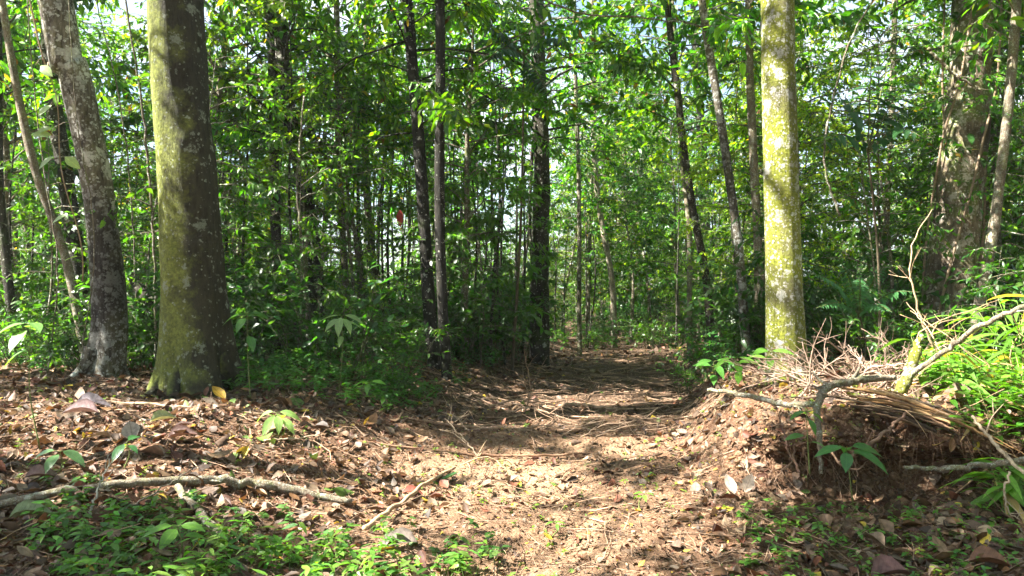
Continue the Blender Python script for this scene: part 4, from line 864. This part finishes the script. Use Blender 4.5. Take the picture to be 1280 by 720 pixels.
seedling('broadleaf_seedling', RP(1012, 592, 4.9), P(1008, 515, 4.9), [(1, 180, -.2, .11), (1, 10, -.3, .13), (.9, 270, -.5, .12), (.6, 200, .0, .14), (.5, 340, -.1, .14)], 'small seedling left of the bent grey branch', MD)
seedling('broadleaf_seedling', Gp(215, 3.75), Gp(222, 3.75, .2), [(1, 215, .05, .15), (1, 340, .1, .14), (.95, 100, .3, .13), (.95, 280, -.1, .15), (.7, 20, 0, .12)], 'largest leaved light green seedling among the herbs at the bottom left', BR)
seedling('broadleaf_seedling', Gp(68, 5.0), Gp(75, 5.0, .16), [(1, 190, -.1, .22), (1, 350, -.1, .2), (.9, 270, -.2, .18)], 'low wide leaved seedling above the left end of the curved branch', (.08, .17, .06))
seedling('broadleaf_seedling', Gp(155, 5.1), Gp(158, 5.0, .22), [(1, 255, -.4, .16), (1, 80, .3, .15), (.9, 330, -.2, .1)], 'dark green seedling behind the middle of the curved branch', DK)
seedling('broadleaf_seedling', Gp(450, 8.0), Gp(462, 7.9, .25), [(1, 200, .0, .17), (1, 340, .1, .17), (.9, 270, -.4, .15), (.8, 100, .2, .15)], 'low seedling on the edge of the shade near the pale leaved sapling', BR)
seedling('broadleaf_seedling', Gp(690, 4.7), Gp(694, 4.7, .09), [(1, 200, .1, .06), (1, 340, .1, .06), (.9, 270, -.1, .06), (.9, 90, .2, .06), (.7, 20, 0, .05)], 'tiny seedling alone on the sunlit soil in the middle', BR)
seedling('broadleaf_seedling', Gp(800, 5.0), Gp(806, 5.0, .12), [(1, 200, .3, .07), (1, 320, .3, .07), (.9, 270, .1, .07), (.7, 90, .2, .07)], 'tiny seedling at the right of the sunlit soil', BR)
seedling('broadleaf_seedling', Gp(1165, 5.9), P(1160, 462, 5.9), [(1, 200, .3, .16), (1, 330, .3, .17), (.95, 270, -.1, .16), (.9, 100, .4, .15), (.8, 30, .2, .15), (.7, 220, .1, .15)], 'bright round leaved seedling right of the broken mossy stub', (.12, .27, .03), ratio=.6)
seedling('broadleaf_seedling', Gp(1205, 6.0), P(1200, 455, 6.0), [(1, 190, .3, .18), (1, 350, .3, .18), (.95, 270, -.1, .17), (.8, 60, .3, .15), (.7, 240, .1, .16)], 'bright round leaved seedling behind the leaning mossy pole', (.10, .25, .03), ratio=.55)
seedling('broadleaf_seedling', Gp(900, 8.4), P(892, 452, 8.3), [(1, 200, .1, .24), (1, 340, .1, .24), (.9, 270, -.3, .22), (.8, 150, .2, .22), (.7, 30, .1, .22), (.5, 250, -.1, .2)], 'green seedling on the right verge of the path beyond the bank', (.06, .18, .03))
for px, D, sc_ in ((868, 10.2, .6), (905, 9.4, .6), (925, 10.6, .8), (885, 12, .7)):
    x = (px-640)/F*D; place('bush', x, D, sc_, fr, where_label('verge shrub', x, D, sc_, .5, .9), 'shrubs on the right verge of the path')
# leaves of climbers on trunks
def climber(name, path, i0, i1, off, n, L, col, label, seed, rad=.24):
    r = np.random.default_rng(seed); base = path[i0]; seg = path[i0:i1]
    side = np.array(off)/np.linalg.norm(off)
    vp = seg+side*rad+np.stack([.04*np.sin(np.arange(len(seg))*.35), -.03+.03*np.cos(np.arange(len(seg))*.3), 0*np.arange(len(seg))], 1)
    b = vp[0]; rt = root(name, tuple(b), label, 'climber')
    g = G(); tube(g, vp-b, [.009, .007, .004], 6, col=(.30, .22, .14)); link('stem', g.mesh('stem', M_WOOD), rt)
    for k in range(n):
        p = vp[r.integers(2, len(vp))]-b; a = r.uniform(math.pi*.9, math.pi*2.1); d = np.array([math.cos(a), math.sin(a)*.8, r.uniform(-.9, .1)])
        g = G(); sticks(g, p, p+nrm(d)*L*.35, .002, .0015, 4, 1, (.2, .22, .08))
        leaves(g, p+nrm(d)*L*.35, d, [r.normal(0, .3), -.7, .6], L*r.uniform(.7, 1.15), L*.55, k=5, droop=.2, fold=.08, col=np.array([col])*r.uniform(.7, 1.25)); link('leaf', g.mesh('leaf', [M_BIG, M_WOOD]), rt)
climber('climbing_vine', lean_path, 14, 45, (-.8, -.6, 0), 9, .2, (.26, .34, .17), 'pale large leaved climber on the leaning lichen trunk', 4, .26)
climber('climbing_vine', lean_path, 40, 85, (-.95, -.3, 0), 5, .13, (.06, .16, .03), 'thin climber hanging down the upper part of the leaning lichen trunk', 5, .24)
climber('climbing_vine', rgt_path, 50, 62, (-.1, -1, 0), 5, .19, (.07, .2, .03), 'sprig of green leaves growing high on the yellow moss trunk', 6, .20)
def vine_cover():
    r = np.random.default_rng(8); g = G(); gw = G(); n = 650
    i = r.integers(5, 80, n); a = r.uniform(0, 6.28, n); p = vin_path[i]+np.stack([np.cos(a), np.sin(a), 0*a], 1)*(.32+r.random(n)**2*.4)[:, None]+np.stack([0*a, 0*a, r.normal(0, .1, n)], 1)
    keep = fbm(p[:, 0]*1.5+p[:, 1], p[:, 2]*1.5) > -.03; p = p[keep]; a = a[keep]; n = len(p)
    d = np.stack([np.cos(a), np.sin(a), r.uniform(-1.2, .1, n)], 1)+r.normal(0, .4, (n, 3)); nn = np.stack([np.cos(a), np.sin(a), .8+0*a], 1)+r.normal(0, .3, (n, 3))
    L = r.uniform(.08, .2, n); leaves(g, p, d, nn, L, L*.5, k=2, col=gset(30, (.045, .13, .022))(n), droop=.2)
    rt = root('climbing_vine', tuple(vin_path[5]), 'dense leafy climber wrapped round the thick trunk at the right', 'climber')
    for k in range(4):
        a = k*1.6+.4; q = vin_path[2:85:3]; ang = a+np.arange(len(q))*.16
        tube(gw, q+np.stack([np.cos(ang), np.sin(ang), 0*ang], 1)*.33, [.02, .015, .01], 6, col=(.25, .18, .12))
    o = link('foliage', g.mesh('foliage', M_LEAF), rt); set_origin(o, vin_path[5]); o = link('stem', gw.mesh('stem', M_WOOD), rt); set_origin(o, vin_path[5])
vine_cover()

# pinnate leaved branches: the dark frond over the black trunk, the big leaflets at the upper right, ferny sapling
def pinnate(name, base, fronds, label, cat, col, stemrad=.02, leafmat=None, gnd=None):
    r = np.random.default_rng(len(label)); gl = G(); gw = G()
    if gnd is not None: tube(gw, smooth_path([gnd, (gnd+base)/2+[.05, 0, 0], base], 16), [stemrad, stemrad*.7, stemrad*.5], 8, col=(.10, .08, .05))
    for tip, n, L, ratio, sag in fronds:
        p = smooth_path([base, (base+tip)/2+[0, 0, sag], tip], 20); tube(gw, p, [stemrad*.5, stemrad*.3, .003], 5, col=(.10, .11, .04))
        t = np.linspace(.15, 1, n); q = np.stack([np.interp(t, np.linspace(0, 1, 20), p[:, i]) for i in range(3)], 1)
        d = nrm(tip-base); s = nrm(np.cross(d, [0, -.5, 1]))
        for sg in (1, -1):
            ld = d*.35+s*sg+r.normal(0, .12, (n, 3))-[0, 0, .15]
            Lz = L*np.sin(np.clip(t*1.05, 0, 1)*math.pi*.85+.35)*r.uniform(.85, 1.1, n)
            leaves(gl, q, ld, np.array([0, -.4, 1])+r.normal(0, .2, (n, 3)), Lz, Lz*ratio, k=3, droop=.35, col=np.array([col])*r.uniform(.7, 1.3, (n, 1)))
    o0 = gnd if gnd is not None else base
    rt = root(name, tuple(o0), label, cat)
    o = link('stem', gw.mesh('stem', M_WOOD), rt); set_origin(o, o0); o = link('foliage', gl.mesh('foliage', leafmat or M_BIG), rt); set_origin(o, o0)
b = P(1085, 190, 8.5); pinnate('pinnate_sapling', b, [(P(1040, 110, 8.2), 9, .30, .38, .1), (P(1090, 60, 8.4), 10, .32, .36, .1), (P(1150, 90, 8.2), 10, .32, .36, .15), (P(1160, 175, 8.0), 9, .28, .36, .2), (P(1015, 190, 8.0), 8, .26, .36, .2), (P(1125, 30, 8.8), 10, .3, .36, .1)],
    'dark sapling with rows of big leaflets between the moss trunk and the vine trunk', 'tree', (.022, .075, .022), .022, gnd=Gp(1100, 8.9))
b = P(1075, 395, 8.3); pinnate('ferny_sapling', b, [(P(1010, 340, 8), 22, .13, .3, .12), (P(1045, 320, 8.3), 22, .13, .3, .12), (P(1110, 330, 8.2), 22, .14, .3, .12), (P(1150, 365, 8), 22, .13, .3, .12), (P(1020, 385, 7.8), 20, .12, .3, .1), (P(1115, 390, 7.8), 22, .13, .3, .1), (P(1075, 345, 7.7), 20, .13, .3, .1)],
    'ferny leaved sapling with bluish green fronds behind the brush pile', 'shrub', (.05, .15, .05), .014, gnd=Gp(1078, 8.4))
b = P(655, 70, 11.5); pinnate('ferny_tree', b, [(P(565, 30, 11), 34, .30, .22, .25), (P(600, 85, 10.8), 30, .28, .22, .2), (P(690, 130, 10.8), 26, .28, .22, .1), (P(585, 60, 12.4), 30, .3, .22, .2), (P(720, 60, 11), 28, .28, .22, .2), (P(640, 10, 12), 26, .28, .22, .1)],
    'dark feathery fronds high between the black trunk and the broad dark trunk', 'tree', (.018, .06, .02), .03, gnd=Gp(640, 12.2))

# long bladed plants on the right bank
def blade_plant(name, base, h, ns, seed, label, col, LL=.34):
    r = np.random.default_rng(seed); gl = G(); gw = G()
    for s in range(ns):
        b = r.normal(0, .1, 3)*[1, 1, 0]; a = r.uniform(0, 6.28); t = b+np.array([math.cos(a)*h*.35, math.sin(a)*h*.35, h*r.uniform(.6, 1.1)])
        p = smooth_path([b, (b+t)/2+[0, 0, .1*h], t], 9); tube(gw, p, [.005, .004, .0015], 5, col=(.22, .28, .08))
        n = 8; tt = np.linspace(.3, 1, n); q = np.stack([np.interp(tt, np.linspace(0, 1, 9), p[:, i]) for i in range(3)], 1)
        aa = a+np.arange(n)*math.pi+r.normal(0, .5, n); d = np.stack([np.cos(aa), np.sin(aa), r.uniform(.1, .6, n)], 1)
        L = LL*r.uniform(.6, 1.15, n); leaves(gl, q, d, np.array([0, 0, 1.])+r.normal(0, .2, (n, 3)), L, L*.17, k=5, droop=r.uniform(.3, .9, n), fold=.12, col=np.where(r.random((n, 1)) < .14, [[.36, .26, .12]], np.array([col])*r.uniform(.45, 1.3, (n, 1))))
    rt = root(name, tuple(base), label, 'plant'); link('stem', gw.mesh('stem', M_WOOD), rt); link('foliage', gl.mesh('foliage', M_BIG), rt)
    return rt
for i, (px, D, h, lab) in enumerate([(1215, 5.7, .6, 'bright long bladed plant on the bank beside the leaning mossy pole'), (1262, 5.3, .7, 'tall long bladed plant at the right edge of the bank'),
        (1180, 6.3, .45, 'low long bladed plant behind the broken mossy stub'), (1290, 5.9, .8, 'long bladed plant cut by the right edge of the view'),
        (1235, 6.6, .75, 'long bladed plant at the back of the bright bank'), (1255, 4.9, .35, 'short long bladed plant on the front lip of the bank')]):
    blade_plant('bladed_plant', Gp(px, D), h, 6, 300+i, lab, (.11, .25, .035))
herbs('ground_herbs', 210, in_fan(1130, 1300, 5.6, 7.8), .3, .11, 8, 58, gset(58, (.08, .2, .022), .5), ratio=.42)
herbs('ground_herbs', 220, in_fan(960, 1130, 5.7, 7.5), .06, .04, 6, 59, gset(31, (.16, .25, .03)), ratio=.2)

# ------------------------------------------------------------------ single large fallen leaves
def fallen_leaf(px, D, L, az, col, label, ratio=.5, droop=-.1, fold=.15, upv=.03, tilt=.2):
    p = Gp(px, D, upv); a = R(az); g = G()
    leaves(g, np.zeros(3), [math.cos(a), math.sin(a), tilt*.5], [.1, -tilt, 1], L*.85, L*.85*ratio, k=5, fold=[.12, .38, .5][len(label) % 3], droop=[-.35, .45, .2][len(label) % 3], curl=.12, col=np.array([col])*.55); sticks(g, [0, 0, 0], [-math.cos(a)*.04, -math.sin(a)*.04, 0], .002, .002, 4, 0, (.2, .14, .08))
    o = link('fallen_leaf', g.mesh('fallen_leaf', M_DEAD)); o.location = p - np.array([math.cos(a), math.sin(a), 0])*L*.5; tag(o, label, 'leaf')
fallen_leaf(272, 7.3, .24, 150, (.62, .38, .03), 'large yellow leaf at the foot of the mossy trunk', tilt=.6, upv=.05)
fallen_leaf(120, 6.6, .34, 10, (.40, .33, .36), 'large pale purplish leaf nearest the lichen trunk', tilt=.5, upv=.07)
fallen_leaf(95, 6.3, .34, 200, (.34, .22, .22), 'long curled purplish leaf on the left litter', tilt=.4, upv=.06)
fallen_leaf(165, 5.4, .2, 120, (.50, .42, .34), 'round pale leaf upright beside the dark green seedling', ratio=.75, tilt=.9, upv=.12)
fallen_leaf(208, 6.0, .24, 30, (.42, .45, .22), 'pale green fallen leaf in front of the mossy trunk', tilt=.5, upv=.05)
fallen_leaf(232, 5.7, .26, 10, (.18, .09, .07), 'dark brown curled leaf in front of the mossy trunk', tilt=.5, upv=.05)
fallen_leaf(60, 4.9, .26, 30, (.33, .2, .19), 'pinkish brown leaf above the left end of the curved branch', tilt=.4, upv=.05)
fallen_leaf(45, 4.2, .26, 25, (.35, .42, .22), 'pale green fallen leaf below the left end of the curved branch', tilt=.3)
fallen_leaf(935, 5.3, .2, 60, (.6, .47, .36), 'pair leaf pale and dry left of the earth bank', tilt=.8, upv=.06)
fallen_leaf(910, 5.25, .2, 100, (.62, .5, .4), 'pale dry leaf furthest left of the earth bank', tilt=.8, upv=.06)
fallen_leaf(1090, 4.35, .18, 110, (.36, .24, .15), 'brown leaf on the dark soil in front of the hollow', tilt=.6)
fallen_leaf(1120, 3.9, .3, 10, (.30, .15, .14), 'large reddish leaf at the bottom right', tilt=.3)
fallen_leaf(1015, 4.0, .17, 80, (.32, .1, .05), 'rusty leaf at the bottom right centre', tilt=.6)
fallen_leaf(1245, 3.95, .26, 340, (.36, .17, .1), 'orange brown leaf in the bottom right corner', tilt=.3)
fallen_leaf(520, 5.6, .2, 0, (.4, .12, .08), 'reddish leaf beside the thin bare branch', tilt=.4)
fallen_leaf(565, 5.9, .22, 340, (.08, .22, .06), 'fresh green fallen leaf beside the thin bare branch', tilt=.2)
fallen_leaf(683, 4.6, .09, 150, (.6, .48, .05), 'small yellow leaf on the sunlit soil', tilt=.3)
fallen_leaf(490, 4.35, .3, 200, (.3, .24, .2), 'grey curled leaf at the upper end of the herbs', tilt=.5)
# red hanging leaf
g = G(); leaves(g, [0, 0, 0], [0, 0, -1], [0, -1, 0], .28, .11, k=5, fold=.1, droop=.1, col=np.array([(.42, .04, .04)])); o = link('hanging_leaf', g.mesh('hanging_leaf', M_BIG)); o.location = P(500, 262, 11.5); tag(o, 'red withered leaf hanging in the forest left of the black trunk', 'leaf')
# lianas
for i, (pts, rr, lab) in enumerate([
    ([(195, 480, 8.9), (192, 300, 8.8), (180, 150, 8.8), (150, -40, 8.8)], .018, 'thin liana climbing just left of the mossy trunk'),
    ([(60, 470, 8.6), (72, 330, 8.6), (50, 180, 8.6), (30, -40, 8.6)], .009, 'thin dark liana left of the lichen trunk'),
    ([(100, 460, 8.0), (118, 300, 8.0), (95, 140, 8.0), (84, -40, 8.0)], .007, 'thread thin liana hanging against the lichen trunk'),
    ([(170, 420, 9.4), (166, 280, 9.4), (150, 130, 9.4), (110, -40, 9.4)], .010, 'thin liana between the lichen trunk and the mossy trunk'),
    ([(385, 430, 10.2), (380, 330, 10.2), (372, 230, 10.3), (380, 120, 10.6)], .02, 'pale thin stem in front of the forked trunk'),
    ([(1050, 270, 8.6), (1030, 190, 8.6), (1060, 60, 8.6), (1110, -30, 8.6)], .014, 'dark liana curving upward right of the yellow moss trunk'),
    ([(640, -20, 9), (720, 15, 9), (800, 22, 9), (870, 30, 9.2)], .012, 'bare thin branch reaching over the top of the path'),
    ([(1160, 60, 7), (1190, 90, 7), (1228, 115, 7)], .016, 'short dry branch hanging in front of the vine covered trunk'),
    ([(165, 345, 9.5), (185, 375, 9.4), (225, 410, 9.4)], .07, 'dark dead trunk slanting behind the two left trunks')]):
    stick_thing('liana' if i < 6 else 'bare_branch', [P(*q) for q in pts], [rr, rr*.9, rr*.6], lab, 'vine' if i < 6 else 'branch', mat=M_GREY if i != 8 else M_DARK, seed=400+i, forks=3 if i in (6, 7) else 0, fl=.4, n=40)

# source trees that were never placed
for v in [v for l in V.values() for v in l if first[id(v)]]:
    for ch in list(v.children): bpy.data.objects.remove(ch)
    bpy.data.objects.remove(v)

# ------------------------------------------------------------------ forest haze: one even closed volume, sky outside
def haze():
    x0, x1, y0, y1, z0, z1 = -235, 235, -75, 345, -3, 26
    me = bpy.data.meshes.new('haze')
    me.from_pydata([(x, y, z) for x in (x0, x1) for y in (y0, y1) for z in (z0, z1)], [], [(0, 1, 3, 2), (4, 6, 7, 5), (0, 4, 5, 1), (2, 3, 7, 6), (0, 2, 6, 4), (1, 5, 7, 3)])
    m, t = new_mat('haze_air'); v = N(t, 'ShaderNodeVolumePrincipled'); v.inputs['Color'].default_value = (.93, .97, 1, 1); v.inputs['Density'].default_value = HAZE; v.inputs['Anisotropy'].default_value = .3
    o = N(t, 'ShaderNodeOutputMaterial'); t.links.new(v.outputs[0], o.inputs['Volume']); me.materials.append(m)
    ob = link('haze', me); ob['kind'] = 'stuff'
haze()

# labels that would repeat say their order from the left
import collections
same = collections.defaultdict(list)
for o in bpy.data.objects:
    if o.parent is None and 'label' in o and o['label'].split()[0] in ('small', 'middling', 'large'): same[o['label']].append(o)
WORD = ['first', 'second', 'third', 'fourth', 'fifth', 'sixth', 'seventh', 'eighth', 'ninth', 'tenth', 'eleventh', 'twelfth', 'thirteenth', 'fourteenth', 'fifteenth']
for lab, os_ in same.items():
    if len(os_) < 2: continue
    os_.sort(key=lambda o: o.location.x/max(o.location.y, .1))
    for k, o in enumerate(os_): o['label'] = lab+(' '+WORD[k]+' from left' if k < len(WORD) else '')
